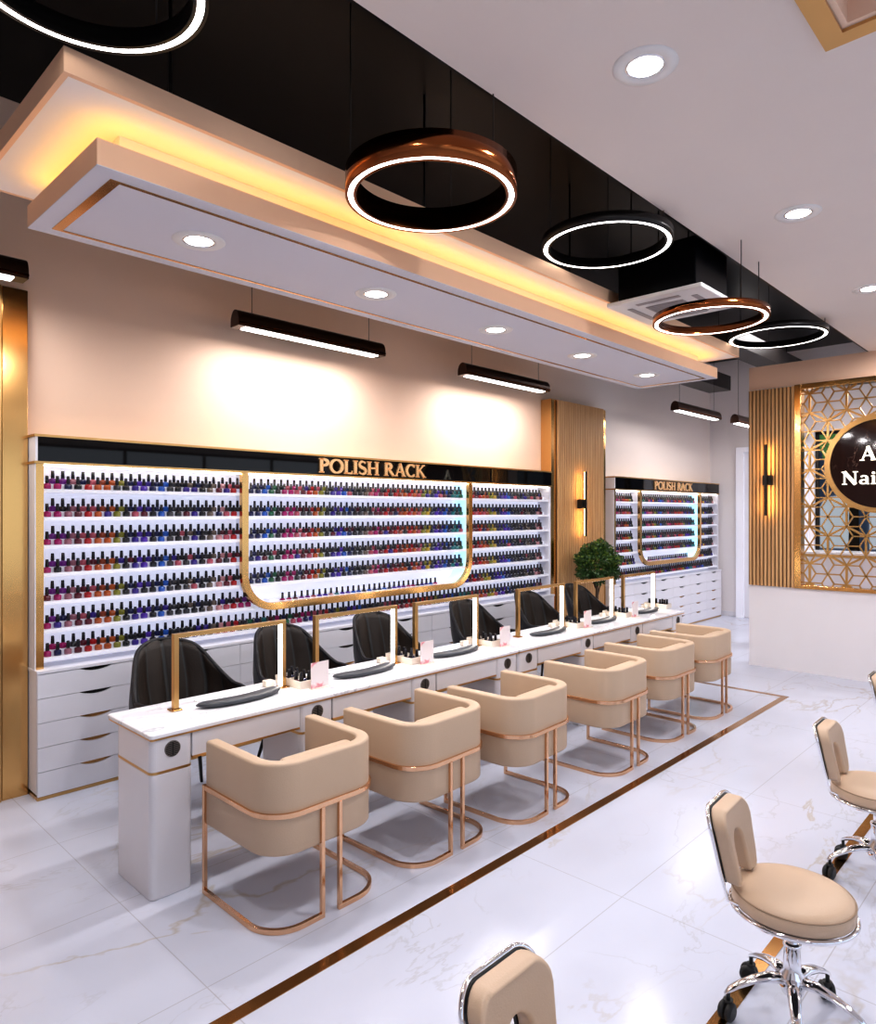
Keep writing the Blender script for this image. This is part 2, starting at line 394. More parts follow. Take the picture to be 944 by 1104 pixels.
for i in range(14):
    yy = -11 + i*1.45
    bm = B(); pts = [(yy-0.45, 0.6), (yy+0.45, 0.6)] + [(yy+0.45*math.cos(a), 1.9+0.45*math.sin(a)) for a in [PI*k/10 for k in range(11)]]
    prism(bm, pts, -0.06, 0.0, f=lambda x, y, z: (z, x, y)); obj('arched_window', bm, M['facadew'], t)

# black ducts near the wall
t = thing('air_duct', 'dark rectangular air duct above the linear lamp by the far corner', 'duct', (9.52, 4.1, 3.6))
obj('duct_body', boxes((-2.5, 1.18, 0, 0.34, 0, 0.22)), M['duct'], t, bevel=0.004)
for k in (-1.8, -0.2): 
    bm = B(); tube(bm, [(k, 0.17, 0.22), (k, 0.17, 0.7)], 0.006, n=6); obj('hanger_rod', bm, M['duct'], t)
t = thing('air_duct', 'dark ceiling duct running above the slatted partition top', 'duct', (9.0, 3.25, 3.80))
obj('duct_body', boxes((-0.5, 2.6, 0, 0.3, 0, 0.22)), M['duct'], t, bevel=0.004)
for k in (0.2, 2.0):
    bm = B(); tube(bm, [(k, 0.15, 0.22), (k, 0.15, 0.5)], 0.006, n=6); obj('hanger_rod', bm, M['duct'], t)

# ------------------------------------------------------------------ drop ceiling
SX0, SX1, SY0, SY1 = 0.79, 6.63, 2.465, 3.60
t = thing('drop_ceiling_slab', 'wide upper ceiling slab with tan edge glowing amber underneath', 'ceiling panel', (0, 0, 3.2))
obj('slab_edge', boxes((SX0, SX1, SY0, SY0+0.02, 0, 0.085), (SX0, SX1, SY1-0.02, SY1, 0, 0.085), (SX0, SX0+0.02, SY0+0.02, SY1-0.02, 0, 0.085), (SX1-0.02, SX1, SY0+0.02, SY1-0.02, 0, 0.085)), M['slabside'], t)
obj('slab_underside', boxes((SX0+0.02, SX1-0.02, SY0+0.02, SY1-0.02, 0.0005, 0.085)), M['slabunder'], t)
for x in (1.4, 3.0, 4.6, 6.2):
    bm = B(); tube(bm, [(x, 3.0, 0.085), (x, 3.0, ZB-3.2)], 0.008, n=6); obj('hanger_rod', bm, M['blackmetal'], t)
BX0, BX1, BY0, BY1 = 0.945, 6.475, 2.605, 3.41
t = thing('lower_ceiling_box', 'long white lower ceiling box with gold inlay hanging above the desks', 'ceiling panel', (0, 0, 3.0))
obj('box_edge', boxes((BX0, BX1, BY0, BY0+0.015, 0, 0.095), (BX0, BX1, BY1-0.015, BY1, 0, 0.095), (BX0, BX0+0.015, BY0+0.015, BY1-0.015, 0, 0.095), (BX1-0.015, BX1, BY0+0.015, BY1-0.015, 0, 0.095)), M['slabside'], t)
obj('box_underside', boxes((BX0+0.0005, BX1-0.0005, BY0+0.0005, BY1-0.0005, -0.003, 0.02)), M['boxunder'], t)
obj('core', boxes((BX0+0.13, BX1-0.13, BY0+0.13, BY1-0.13, 0.02, 0.2)), M['slabunder'], t)
gi, gw = 0.075, 0.03
gx0, gx1, gy0, gy1 = BX0+gi, BX1-gi, BY0+gi, BY1-gi
obj('gold_inlay', boxes((gx0, gx1, gy0, gy0+gw*0.55, -0.006, -0.003), (gx0, gx1, gy1-gw*0.55, gy1, -0.006, -0.003), (gx0, gx0+gw*1.3, gy0+gw*.55, gy1-gw*.55, -0.006, -0.003), (gx1-gw*1.3, gx1, gy0+gw*.55, gy1-gw*.55, -0.006, -0.003)), M['bronze'], t)
obj('cove_light_strip', boxes((BX0+0.03, BX1-0.03, BY0+0.025, BY0+0.055, 0.095, 0.105), (BX0+0.03, BX1-0.03, BY1-0.055, BY1-0.025, 0.095, 0.105),
    (BX0+0.025, BX0+0.055, BY0+0.055, BY1-0.055, 0.095, 0.105), (BX1-0.055, BX1-0.025, BY0+0.055, BY1-0.055, 0.095, 0.105)), M['ledwarm'], t)

# downlights
def mk_downlight():
    t = thing('downlight', '', 'downlight', (0,0,0))
    bm = B(); lathe(bm, [(0.072, -0.002), (0.078, -0.006), (0.112, -0.005), (0.118, 0.0), (0.118, 0.002), (0.072, 0.002)], n=40); obj('trim_ring', bm, M['plastic'], t)
    bm = B(); lathe(bm, [(0.0, 0.0005), (0.062, 0.0005), (0.062, -0.0015), (0.0, -0.0015)], n=32); obj('lens', bm, M['ledspot'], t)
    bm = B(); lathe(bm, [(0.062, 0.001), (0.064, -0.005), (0.072, -0.004), (0.072, 0.001)], n=32); obj('inner_ring', bm, M['chrome'], t)
    return t
LIGHTN = [0]
def light(kind, loc, energy, size=0.1, col=(1,1,1), rot=(0,0,0), **k):
    L = bpy.data.lights.new('%s_light' % kind.lower(), kind); L.energy = energy; L.color = col
    if kind == 'AREA':
        L.shape = k.get('shape', 'SQUARE'); L.size = size
        if 'size_y' in k: L.size_y = k['size_y']
        if 'spread' in k: L.spread = k['spread']
    elif kind == 'SPOT':
        L.shadow_soft_size = size; L.spot_size = k.get('angle', 2.4); L.spot_blend = k.get('blend', 0.6)
    else: L.shadow_soft_size = size
    o = bpy.data.objects.new(L.name, L); COL.objects.link(o); o.location = loc; o.rotation_euler = rot
    return o
dl0 = mk_downlight(); first = True
boxd = [(1.535,3.0),(2.61,3.0),(3.69,3.0),(4.78,3.0),(5.866,3.0)]
names = ['first','second','third','fourth','fifth']
for i, (x, y) in enumerate(boxd):
    lb = 'round recessed downlight, %s of five along the long lower ceiling box' % names[i]
    if first: dl0.location = (x, y, 2.9965); dl0['label'] = lb; dl0['group'] = 'downlights in the lower ceiling box'; first = False
    else: dup(dl0, (x, y, 2.9965), 0, lb)
    light('AREA', (x, y, 2.985), 16, 0.13, (1.0, 0.98, 0.98), shape='DISK')
cl = [(2.378,1.224,'large round downlight in the white ceiling near the gold coffer'), (4.137,1.219,'round downlight in white ceiling, second along its black edge'),
      (5.898,1.244,'round downlight in white ceiling, third along its black edge')]
for x, y, lb in cl:
    o = dup(dl0, (x, y, ZC-0.0005), 0, lb); o['group'] = 'downlights in the white ceiling'
    light('AREA', (x, y, ZC-0.012), 22, 0.13, (0.97, 0.97, 1.0), shape='DISK')
for x in (-2.5, 0.2, 4.1, 6.8, 9.6):
    light('AREA', (x, -1.6, ZC-0.03), 26, 0.3, (0.97, 0.97, 1.0), shape='DISK')  # unseen lamps without fixtures, added as ceiling fill behind the camera
for p in ((7.6, 1.23), (9.9, 1.4), (9.9, -0.6), (10.9, 0.4), (0.6, 1.23)): light('AREA', (*p, ZC-0.03), 26 if p[0] < 9 else 60, 0.2, (0.98, 0.97, 1.0), shape='DISK')  # no fixtures: ends of the row, plus fill added behind the partition
light('AREA', (9.6, 2.9, 4.1), 50, 1.4, (1.0, 0.95, 0.95), shape='DISK')  # added fill with no fixture, brightening the far wall

# ring lights
def ring(x, y, z, R, drum, dm, lb, wires=(0.5, 2.6, 4.7)):
    t = thing('ring_light', lb, 'ceiling light', (x, y, z), 0, 'round ring lights under the black ceiling')
    n = 72; w = 0.034
    bm = B(); lathe(bm, [(R-w, -0.002), (R-w, 0.0), (R-0.012, 0.0), (R-0.012, -0.002), (R-w, -0.002)], n=n); obj('light_ring', bm, M['ledring'], t)
    bm = B(); lathe(bm, [(R-w-0.012, -0.004), (R-w-0.012, drum), (R-w-0.006, drum), (R-w, 0.004), (R-w, -0.004), (R-w-0.012, -0.004)], n=n)
    lathe(bm, [(R-0.012, -0.004), (R-0.012, 0.004), (R-0.006, drum), (R, drum), (R, -0.004), (R-0.012, -0.004)], n=n)
    lathe(bm, [(R-w-0.006, drum), (R-0.006, drum)], n=n)
    obj('drum', bm, dm, t)
    for a in wires:
        bm = B(); tube(bm, [((R-0.02)*math.cos(a), (R-0.02)*math.sin(a), drum), ((R-0.02)*math.cos(a), (R-0.02)*math.sin(a), ZB-z)], 0.003, n=6); obj('suspension_wire', bm, M['blackmetal'], t)
ring(0.72, 2.10, 3.28, 0.345, 0.06, M['blackmetal'], 'large white ring light cut by the top of the photo above the slab corner')
ring(2.128, 2.086, 3.1, 0.367, 0.10, M['copper'], 'white ring light with deep bronze drum, second along the black ceiling')
ring(3.594, 2.093, 3.3, 0.3735, 0.05, M['blackmetal'], 'thin white ring light between the bronze drum ring and the air conditioner')
ring(4.502, 1.86, 3.0, 0.358, 0.045, M['copper'], 'white ring light with bronze drum hanging beside the square air conditioner', (-2.2, -0.7, 0.22))
ring(6.528, 2.095, 3.3, 0.404, 0.05, M['blackmetal'], 'thin white ring light at the far end, in front of slatted partition')

# cassette air conditioner
t = thing('air_conditioner', 'square white cassette air conditioner with vents under the black ceiling', 'air conditioner', (4.50, 2.115, 3.14))
A = 0.30
obj('panel', boxes((-A, A, -A*1.1, A*1.1, 0, 0.03)), M['plastic'], t, bevel=0.008)
obj('casing', boxes((-A+.05, A-.05, -A+.03, A-.03, 0.03, 0.35)), M['black'], t, bevel=0.006)
bm = boxes((-0.13, 0.13, -0.13, 0.13, -0.004, 0.0))
for i in range(9): box(bm, -0.125, 0.125, -0.12+i*0.028, -0.112+i*0.028, -0.007, -0.004)
obj('intake_grille', bm, M['plasticg'], t)
for a, (x0, x1, y0, y1) in enumerate(((-0.17, 0.17, -0.245, -0.205), (-0.17, 0.17, 0.205, 0.245), (-0.235, -0.195, -0.15, 0.15), (0.195, 0.235, -0.15, 0.15))):
    obj('air_outlet', boxes((x0, x1, y0, y1, -0.004, 0.0)), M['plasticg'], t, bevel=0.002)
bm = B()
for sx in (-.2, .2):
    for sy in (-.2, .2): tube(bm, [(sx, sy, 0.35), (sx, sy, ZB-3.14)], 0.006, n=6)
obj('hanger_rod', bm, M['blackmetal'], t)

# linear pendants
def mk_pendant(L=1.40):
    t = thing('linear_pendant_lamp', '', 'pendant lamp')
    prof = [(-0.058, -0.035), (0.058, -0.035), (0.058, 0.0)] + [(0.058*math.cos(a), 0.0+0.085*math.sin(a)) for a in [PI*k/12 for k in range(1, 12)]] + [(-0.058, 0.0)]
    bm = B(); prism(bm, prof, 0.0, L, f=lambda x, y, z: (z, x, y)); obj('housing', bm, M['brownmetal'], t, bevel=0.002)
    obj('diffuser', boxes((0.07, L-0.07, -0.040, 0.040, -0.041, -0.035)), M['led'], t)
    obj('fin', boxes((0.0, L, -0.061, -0.058, -0.02, -0.008)), M['copper'], t)
    for x in (0.14, L-0.14):
        bm = B(); tube(bm, [(x, 0, 0.08), (x, 0, ZB-3.12)], 0.0025, n=6); obj('suspension_wire', bm, M['blackmetal'], t)
    return t
pend = mk_pendant()
P_ = [(-0.16, 4.5, 3.12, 'dark linear pendant lamp above the gold pilaster, cut by the photo edge'),
      (2.575, 4.5, 3.12, 'dark linear pendant lamp above the bay of rack beside the gold pilaster'),
      (5.02, 4.5, 3.12, 'dark linear pendant lamp hanging just before the oak slat column'),
      (8.68, 4.05, 3.12, 'dark linear pendant lamp over the far polish rack'),
      (9.6, 3.63, 3.0, 'dark linear pendant lamp half hidden behind the partition edge')]
for i, (x, y, z, lb) in enumerate(P_):
    if i == 0: pend.location = (x, y, z); pend['label'] = lb; pend['group'] = 'linear pendant lamps along the rack wall'
    else: dup(pend, (x, y, z), 0, lb)
    light('AREA', (x+0.7, y, z-0.05), 24 if i < 3 else 11, 1.35, (1.0, 0.97, 0.97), shape='RECTANGLE', size_y=0.08)

# ------------------------------------------------------------------ lettering
def stroke(bm, pts, w, f, d0, d1):
    """flat ribbon through pts with width(s) w, extruded d0..d1"""
    n = len(pts); ws = w if isinstance(w, (list, tuple)) else [w]*n
    Lf, Rt = [], []
    for i in range(n):
        a = Vector(pts[max(i-1, 0)]); b = Vector(pts[min(i+1, n-1)]); t = (b-a).normalized(); nn = Vector((-t.y, t.x)); p = Vector(pts[i])
        Lf.append(p + nn*ws[i]/2); Rt.append(p - nn*ws[i]/2)
    for i in range(n-1):
        q = [Lf[i], Lf[i+1], Rt[i+1], Rt[i]]
        prism(bm, [(v.x, v.y) for v in q], d0, d1, f=f)
def arc(cx, cy, rx, ry, a0, a1, n=14):
    return [(cx+rx*math.cos(math.radians(a0+(a1-a0)*i/n)), cy+ry*math.sin(math.radians(a0+(a1-a0)*i/n))) for i in range(n+1)]
T, t_ = 0.19, 0.085
def sv(a, b, n=15, lo=t_, hi=T):   # stress: thin at top/bottom, thick at sides
    return [lo+(hi-lo)*abs(math.cos(math.radians(a+(b-a)*i/(n-1)))) for i in range(n)]
def serif(x, y, w=0.32): return ([(x-w/2, y), (x+w/2, y)], 0.06)
G = {
 'P': (0.66, [([(0.17,0),(0.17,1)],T), (arc(0.2,0.73,0.36,0.23,-90,90),sv(-90,90)), ([(0.1,0.96),(0.22,0.96)],0.08), ([(0.2,0.5),(0.25,0.5)],t_), serif(0.17,0.03), serif(0.12,0.97,0.22)]),
 'O': (0.92, [(arc(0.46,0.5,0.37,0.46,0,360,28),sv(0,360,29))]),
 'L': (0.62, [([(0.17,0),(0.17,1)],T), ([(0.1,0.04),(0.56,0.04)],0.09), ([(0.56,0),(0.57,0.24)],0.05), serif(0.17,0.97), serif(0.12,0.03,0.2)]),
 'I': (0.34, [([(0.17,0),(0.17,1)],T), serif(0.17,0.97), serif(0.17,0.03)]),
 'S': (0.62, [(arc(0.31,0.74,0.2,0.22,35,235,12)+arc(0.31,0.26,0.22,0.22,70,-145,14),[t_]*4+[0.13]*5+[0.17]*10+[0.13]*5+[t_]*4), ([(0.49,0.80),(0.50,0.97)],0.05), ([(0.11,0.04),(0.11,0.24)],0.05)]),
 'H': (0.88, [([(0.17,0),(0.17,1)],T), ([(0.70,0),(0.70,1)],T), ([(0.17,0.51),(0.7,0.51)],t_), serif(0.17,0.97), serif(0.17,0.03), serif(0.7,0.97), serif(0.7,0.03)]),
 'R': (0.80, [([(0.17,0),(0.17,1)],T), (arc(0.2,0.74,0.34,0.22,-90,90),sv(-90,90)), ([(0.1,0.96),(0.22,0.96)],0.08), ([(0.36,0.52),(0.70,0.02)],[0.15,0.17]), ([(0.62,0.03),(0.8,0.03)],0.06), serif(0.17,0.03)]),
 'A': (0.84, [([(0.12,0.02),(0.42,1.0)],t_), ([(0.40,1.0),(0.70,0.02)],T), ([(0.22,0.34),(0.6,0.34)],0.07), serif(0.12,0.03,0.24), serif(0.70,0.03,0.3)]),
 'C': (0.78, [(arc(0.44,0.5,0.35,0.46,48,312,24),[max(t_,v) for v in sv(48,312,25)]), ([(0.68,0.74),(0.69,0.98)],0.05), ([(0.68,0.10),(0.69,0.24)],0.05)]),
 'K': (0.84, [([(0.17,0),(0.17,1)],T), ([(0.22,0.46),(0.64,0.98)],t_), ([(0.33,0.58),(0.70,0.02)],[0.13,0.18]), serif(0.17,0.97), serif(0.17,0.03), serif(0.64,0.97,0.24), serif(0.72,0.03,0.26)]),
 'N': (0.88, [([(0.17,0),(0.17,1)],t_), ([(0.72,0),(0.72,1)],t_), ([(0.15,0.99),(0.73,0.01)],T), serif(0.15,0.97,0.26), serif(0.17,0.03,0.26), serif(0.72,0.97,0.26)]),
 'a': (0.58, [([(0.42,0.02),(0.42,0.45)]+arc(0.26,0.47,0.16,0.17,0,150,7)[1:],[0.14]*2+[0.12]*2+[0.09]*5), (arc(0.25,0.19,0.16,0.15,60,300,12),sv(60,300,13,0.06,0.13)), ([(0.42,0.03),(0.53,0.03)],0.06)]),
 'i': (0.32, [([(0.16,0),(0.16,0.62)],0.14), (arc(0.16,0.84,0.045,0.045,0,360,10),0.09), serif(0.16,0.03,0.26), serif(0.12,0.61,0.16)]),
 'l': (0.32, [([(0.16,0),(0.16,1.02)],0.14), serif(0.16,0.03,0.26), serif(0.12,1.0,0.16)]),
 ' ': (0.34, []),
}
def letters(s, width, height, f, depth, m, parent):
    tot = sum(G[c][0] for c in s); k = width/tot; x = 0
    for c in s:
        if G[c][1]:
            bm = B()
            for pts, w in G[c][1]: stroke(bm, [((x+px)*k, py*height) for px, py in pts], [q*k for q in w] if isinstance(w, list) else w*k, f, 0, depth)
            obj('letter', bm, m, parent)
        x += G[c][0]
def text_bm(s, width, height, f, depth=0.012):
    bm = B(); tot = sum(G[c][0] for c in s); k = width/tot; x = 0
    for c in s:
        adv, st = G[c]
        for pts, w in st:
            stroke(bm, [((x+px)*k, py*height) for px, py in pts], [q*k for q in w] if isinstance(w, list) else w*k, f, 0, depth)
        x += adv
    return bm

# ------------------------------------------------------------------ cabinets
CY = 4.64
def mk_cabinet(w, h=0.765):
    t = thing('drawer_cabinet', '', 'cabinet')
    obj('carcass', boxes((0.0, w, 0.018, 0.235, 0.035, h)), M['lacquer'], t)
    obj('plinth', boxes((0.0, w, 0.004, 0.235, 0.0, 0.02)), M['gold'], t, bevel=0.002)
    zs = [0.022+(h-0.022)*i/5 for i in range(6)]
    for i in range(5):
        z0, z1 = zs[i]+0.0015, zs[i+1]-0.0015; x0, x1 = 0.0015, w-0.0015
        c = w/2; hw = min(0.10, w*0.2); dd = 0.022
        notch = []
        for k in range(13):
            u = -1+2*k/12; notch.append((c-u*hw, z1-dd*(math.cos(u*PI/2)**0.8 if abs(u) < 1 else 0)))
        out = [(x0, z0), (x1, z0), (x1, z1)] + notch + [(x0, z1)]
        bm = B(); prism(bm, out, 0.0, 0.016, f=lambda x, y, z: (x, z, y)); d = obj('drawer', bm, M['lacquer'], t)
        obj('handle_recess', boxes((c-hw, c+hw, 0.0163, 0.0178, z1-dd-0.004, z1)), M['blackmetal'] if i > 2 else M['bronze'], d)  # dark upper, bronze lower: reflections in the recesses put into the material choice
    return t
def cab_run(x0, x1, n, which):
    w = (x1-x0)/n; c0 = mk_cabinet(w)
    for i in range(n):
        lb = ('white five-drawer cabinet under the main rack, %s from the gold pilaster' if which == 0 else 'white five-drawer cabinet under the far rack, %s from the oak slat column') % ORD[i]
        x = x0 + i*w
        if i == 0: c0.location = (x, CY, 0); c0['label'] = lb; c0['group'] = 'drawer cabinets under the %s rack' % ('main', 'far')[which]
        else: dup(c0, (x, CY, 0), 0, lb)
cab_run(1.34, 6.79, 8, 0)
cab_run(8.10, 11.70, 6, 1)
for x0, x1, lb in ((1.335, 6.795, 'long white worktop under the main polish rack'), (8.095, 11.705, 'white worktop under the far polish rack')):
    tag(obj('worktop', boxes((x0, x1, CY-0.006, WY-0.003, 0.767, 0.787)), M['lacquer'], bevel=0.002), lb, 'worktop')

# ------------------------------------------------------------------ polish racks
ROWZ = [1.893, 1.719, 1.545, 1.371, 1.197, 1.023, 0.849]
RY = 4.69
def rack(x0, x1, u0, u1, label, lx0, lx1, signw):
    t = thing('polish_rack', label, 'display rack', (x0, RY, 0.787))
    Z = lambda z: z-0.787
    W = x1-x0; a, b = u0-x0, u1-x0
    obj('back_panel', boxes((0.045, W-0.02, 0.172, 0.185, Z(0.79), Z(2.05))), M['glow'], t)
    obj('side_panel', boxes((0, 0.006, 0, 0.185, 0, Z(2.06))), M['lacquer'], t)
    obj('side_panel', boxes((W-0.02, W, 0, 0.185, 0, Z(2.06))), M['lacquer'], t)
    obj('gold_side_panel', boxes((0.006, 0.05, 0.0, 0.17, 0, Z(2.05))), M['goldm'], t)
    # shelves, each with a raised step at the back
    for r, z in enumerate(ROWZ):
        bm = B()
        segs = [(0.05, W-0.02)] if r == 6 else [(0.05, a), (a+0.05, b-0.05), (b, W-0.02)]
        if r == 5: segs = [(0.05, a+0.13), (a+0.30, b-0.35), (b-0.13, W-0.02)]
        for s0, s1 in segs:
            box(bm, s0, s1, 0.015, 0.172, Z(z)-0.022, Z(z)); box(bm, s0, s1, 0.0795, 0.172, Z(z), Z(z)+0.034)
        obj('shelf', bm, M['shelfw'], t)
    # header
    obj('header', boxes((0.014, W-0.002, -0.01, 0.18, Z(2.062), Z(2.21))), M['blackglass'], t)
    obj('header_end', boxes((0.0, 0.014, -0.01, 0.18, Z(2.062), Z(2.21))), M['lacquer'], t)
    obj('gold_trim', boxes((-0.006, W+0.004, -0.018, 0.182, Z(2.046), Z(2.061))), M['gold'], t)
    obj('gold_trim', boxes((-0.006, W+0.004, -0.018, 0.182, Z(2.211), Z(2.226))), M['gold'], t)
    obj('strip_light', boxes((0.06, W-0.03, 0.02, 0.04, Z(2.034), Z(2.044))), M['led'], t)
    # bay dividers
    for q in (a+0.005, b-0.011): 
        pass
    # gold U frame
    zb = Z(0.985) ; zt = Z(2.045); R = 0.26; hw = 0.0275
    pts = [(a+hw, zt)]
    pts += [(a+hw+R-R*math.cos(k*PI/2/10), zb+hw+R-R*math.sin(k*PI/2/10)) for k in range(11)]
    pts += [(b-hw-R+R*math.sin(k*PI/2/10), zb+hw+R-R*math.cos(k*PI/2/10)) for k in range(11)]
    pts += [(b-hw, zt)]
    bm = B(); tube(bm, [(x, 0.0, z) for x, z in pts], 0, flat=(2*hw, 0.04), up=(0, 1, 0)); obj('display_frame', bm, M['goldm'], t, bevel=0.002)
    hh = hw+0.004
    ins = [(x, z) for x, z in pts]
    # liner just inside the frame (white on one side, cyan glow at the far side)
    def inset(e):
        p = [(a+hw+e, zt)]; r2 = R-e
        p += [(a+hw+e+r2-r2*math.cos(k*PI/2/10), zb+hw+e+r2-r2*math.sin(k*PI/2/10)) for k in range(11)]
        p += [(b-hw-e-r2+r2*math.sin(k*PI/2/10), zb+hw+e+r2-r2*math.cos(k*PI/2/10)) for k in range(11)]
        return p + [(b-hw-e, zt)]
    pi = inset(hw+0.003); h = len(pi)//2
    bm = B(); tube(bm, [(x, 0.095, z) for x, z in pi[:h+1]], 0, flat=(0.004, 0.15), up=(0, 1, 0)); obj('liner', bm, M['shelfw'], t)
    bm = B(); tube(bm, [(x, 0.095, z) for x, z in pi[h:]], 0, flat=(0.004, 0.15), up=(0, 1, 0)); obj('lit_liner', bm, M['glowcyan'], t)
    # letters
    letters('POLISH RACK', lx1-lx0, 0.118, lambda x, y, z: (x+lx0-x0, -0.0105-z, y+Z(2.077)), 0.014, M['signgold'], t)
    return t
rack(1.34, 6.79, 2.736, 5.37, 'long backlit polish rack with black header beside the gold pilaster', 3.44, 4.69, 1)
rack(8.25, 11.70, 8.93, 10.97, 'smaller backlit polish rack with black header by the far corner', 9.36, 10.64, 1)

# ---- bottles
COLS = {'magenta': (0.42,0.01,0.16), 'purple': (0.20,0.02,0.30), 'mauve': (0.40,0.16,0.22), 'maroon': (0.13,0.008,0.025), 'red': (0.48,0.012,0.018),
        'orange': (0.50,0.10,0.015), 'rust': (0.33,0.06,0.02), 'olive': (0.27,0.26,0.03), 'black': (0.012,0.012,0.018), 'indigo': (0.045,0.02,0.28),
        'violet': (0.10,0.03,0.45), 'blue': (0.02,0.12,0.55), 'navy': (0.01,0.015,0.09), 'charcoal': (0.04,0.04,0.05), 'taupe': (0.16,0.12,0.10),
        'pink': (0.62,0.30,0.33), 'rose': (0.50,0.10,0.15), 'green': (0.02,0.14,0.07), 'teal': (0.02,0.22,0.24), 'yellow': (0.55,0.38,0.04)}
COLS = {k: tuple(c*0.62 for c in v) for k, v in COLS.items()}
PM = {k: mat('polish ' + k, v, 0.14, coat=0.4, emit=v, estr=0.22, var=0.1) for k, v in COLS.items()}  # polish emits its own colour faintly to look backlit
CAP = mat('bottle cap black', (0.012, 0.011, 0.016), 0.22, var=0.2)
LEFTF = 'magenta magenta mauve maroon red orange orange olive black indigo violet black blue charcoal black charcoal indigo black taupe pink rose red'.split()
LEFTB = 'purple purple mauve rose rose rust orange olive navy violet indigo navy blue charcoal black taupe navy charcoal taupe pink rose maroon'.split()
CENT = ('navy blue green black magenta magenta rose maroon red orange olive black indigo violet blue navy black charcoal taupe rose '
        'magenta maroon red maroon red rust orange red orange rose olive yellow navy violet indigo blue navy teal teal green').split()
RIGHTC = 'red maroon red orange rust olive yellow navy indigo violet blue navy charcoal black navy black taupe black charcoal pink maroon black'.split()
def seq(bay, i, n, back, row):
    rnd = random.Random(row*97+i*3+(1 if back else 0)+n)
    if bay == 'L': c = (LEFTB if back else LEFTF)[i % 22]
    elif bay == 'C': c = CENT[min(len(CENT)-1, int(i*len(CENT)/n))]
    elif bay == 'R': c = RIGHTC[min(21, int(i*22/n))]
    elif bay == 'U6': c = ('magenta magenta purple rose violet pink teal violet blue blue blue navy blue navy violet purple magenta purple indigo blue magenta').split()[int(i*21/n) % 21]
    else:
        full = LEFTF + ['black','green','navy','teal','purple','magenta'] + CENT + RIGHTC
        c = full[int(i*len(full)/n)]
    if rnd.random() < 0.16: c = rnd.choice(['black','navy','maroon','indigo','rose','charcoal'])
    return c
spots = []   # x, y, z, colour, bay, index, back?, row, rack
def fill(x0, n, pitch, bay, row, rk, single=False, y0=RY):
    for back in ((False,) if single else (False, True)):
        for i in range(n):
            x = x0 + i*pitch + ((pitch*0.5 + 0.048*(x0+i*pitch)/4.74 - (pitch if x0 > 5 else 0)) if back else 0)
            if bay == 'L' and i >= 19: x += 0.012
            y = y0 + (0.103 if back else 0.055); z = ROWZ[row] + (0.034 if back else 0)
            spots.append((x+random.uniform(-.002,.002), y, z+0.0003, seq(bay, i, n, back, row), bay, i, back, row, rk))
pt = 0.0605
for r in range(7):
    if r < 6:
        fill(1.425, 22, pt, 'L', r, 0) if r < 5 else fill(1.425, 24, pt, 'L', r, 0)
        if r < 5: fill(2.855, 41, pt, 'C', r, 0)
        else: fill(3.14, 30, pt, 'U6', r, 0, True)
        if r < 5: fill(5.455, 21, pt, 'R', r, 0)
        else: fill(5.30, 24, pt, 'R', r, 0)
    else: fill(1.425, 87, pt, 'F', r, 0)
    if r < 5: fill(8.34, 9, pt, 'L', r, 1); fill(9.03, 31, pt, 'C', r, 1); fill(11.03, 10, pt, 'R', r, 1)
    elif r == 5: fill(8.34, 10, pt, 'L', r, 1); fill(9.32, 22, pt, 'U6', r, 1, True); fill(11.0, 10, pt, 'R', r, 1)
    else: fill(8.34, 54, pt, 'F', r, 1)
spots.sort(key=lambda s: s[0]*s[0] + s[1]*s[1] + (s[2]-1.75)**2)

def bottle_profile(detail):
    if detail:
        return [(0,0),(0.0205,0),(0.0225,0.002),(0.0225,0.027),(0.0195,0.032),(0.009,0.035),(0.0085,0.037),(0,0.037)], [(0.0112,0.037),(0.0118,0.038),(0.0098,0.082),(0.009,0.084),(0,0.084)]
body_mesh = {}
for k in COLS:
    bm = B(); lathe(bm, bottle_profile(1)[0], n=12)
    bmesh.ops.recalc_face_normals(bm, faces=bm.faces[:]); me = bpy.data.meshes.new('bottle body ' + k); bm.to_mesh(me); bm.free(); me.materials.append(PM[k]); body_mesh[k] = me
bm = B(); lathe(bm, [(0,0.037)]+bottle_profile(1)[1], n=10)
bmesh.ops.recalc_face_normals(bm, faces=bm.faces[:]); cap_me = bpy.data.meshes.new('bottle cap'); bm.to_mesh(cap_me); bm.free(); cap_me.materials.append(CAP)
SHELF = ['top shelf', 'second shelf', 'third shelf', 'fourth shelf', 'fifth shelf', 'sixth shelf', 'bottom shelf']
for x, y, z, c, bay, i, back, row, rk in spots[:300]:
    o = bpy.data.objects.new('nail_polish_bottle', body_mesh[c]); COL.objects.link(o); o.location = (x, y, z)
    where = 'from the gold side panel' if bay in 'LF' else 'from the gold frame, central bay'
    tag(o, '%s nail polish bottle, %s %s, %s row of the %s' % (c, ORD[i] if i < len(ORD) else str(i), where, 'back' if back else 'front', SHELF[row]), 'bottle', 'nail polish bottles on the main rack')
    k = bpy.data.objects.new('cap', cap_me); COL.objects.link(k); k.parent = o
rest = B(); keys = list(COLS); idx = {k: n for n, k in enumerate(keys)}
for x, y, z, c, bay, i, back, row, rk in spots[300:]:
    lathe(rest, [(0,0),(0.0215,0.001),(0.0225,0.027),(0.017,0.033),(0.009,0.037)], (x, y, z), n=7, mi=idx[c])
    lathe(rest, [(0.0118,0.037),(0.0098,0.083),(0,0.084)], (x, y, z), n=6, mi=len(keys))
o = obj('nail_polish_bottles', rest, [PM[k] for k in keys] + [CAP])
tag(o, 'remaining rows of small coloured polish bottles filling both racks', 'bottles', kind='stuff')

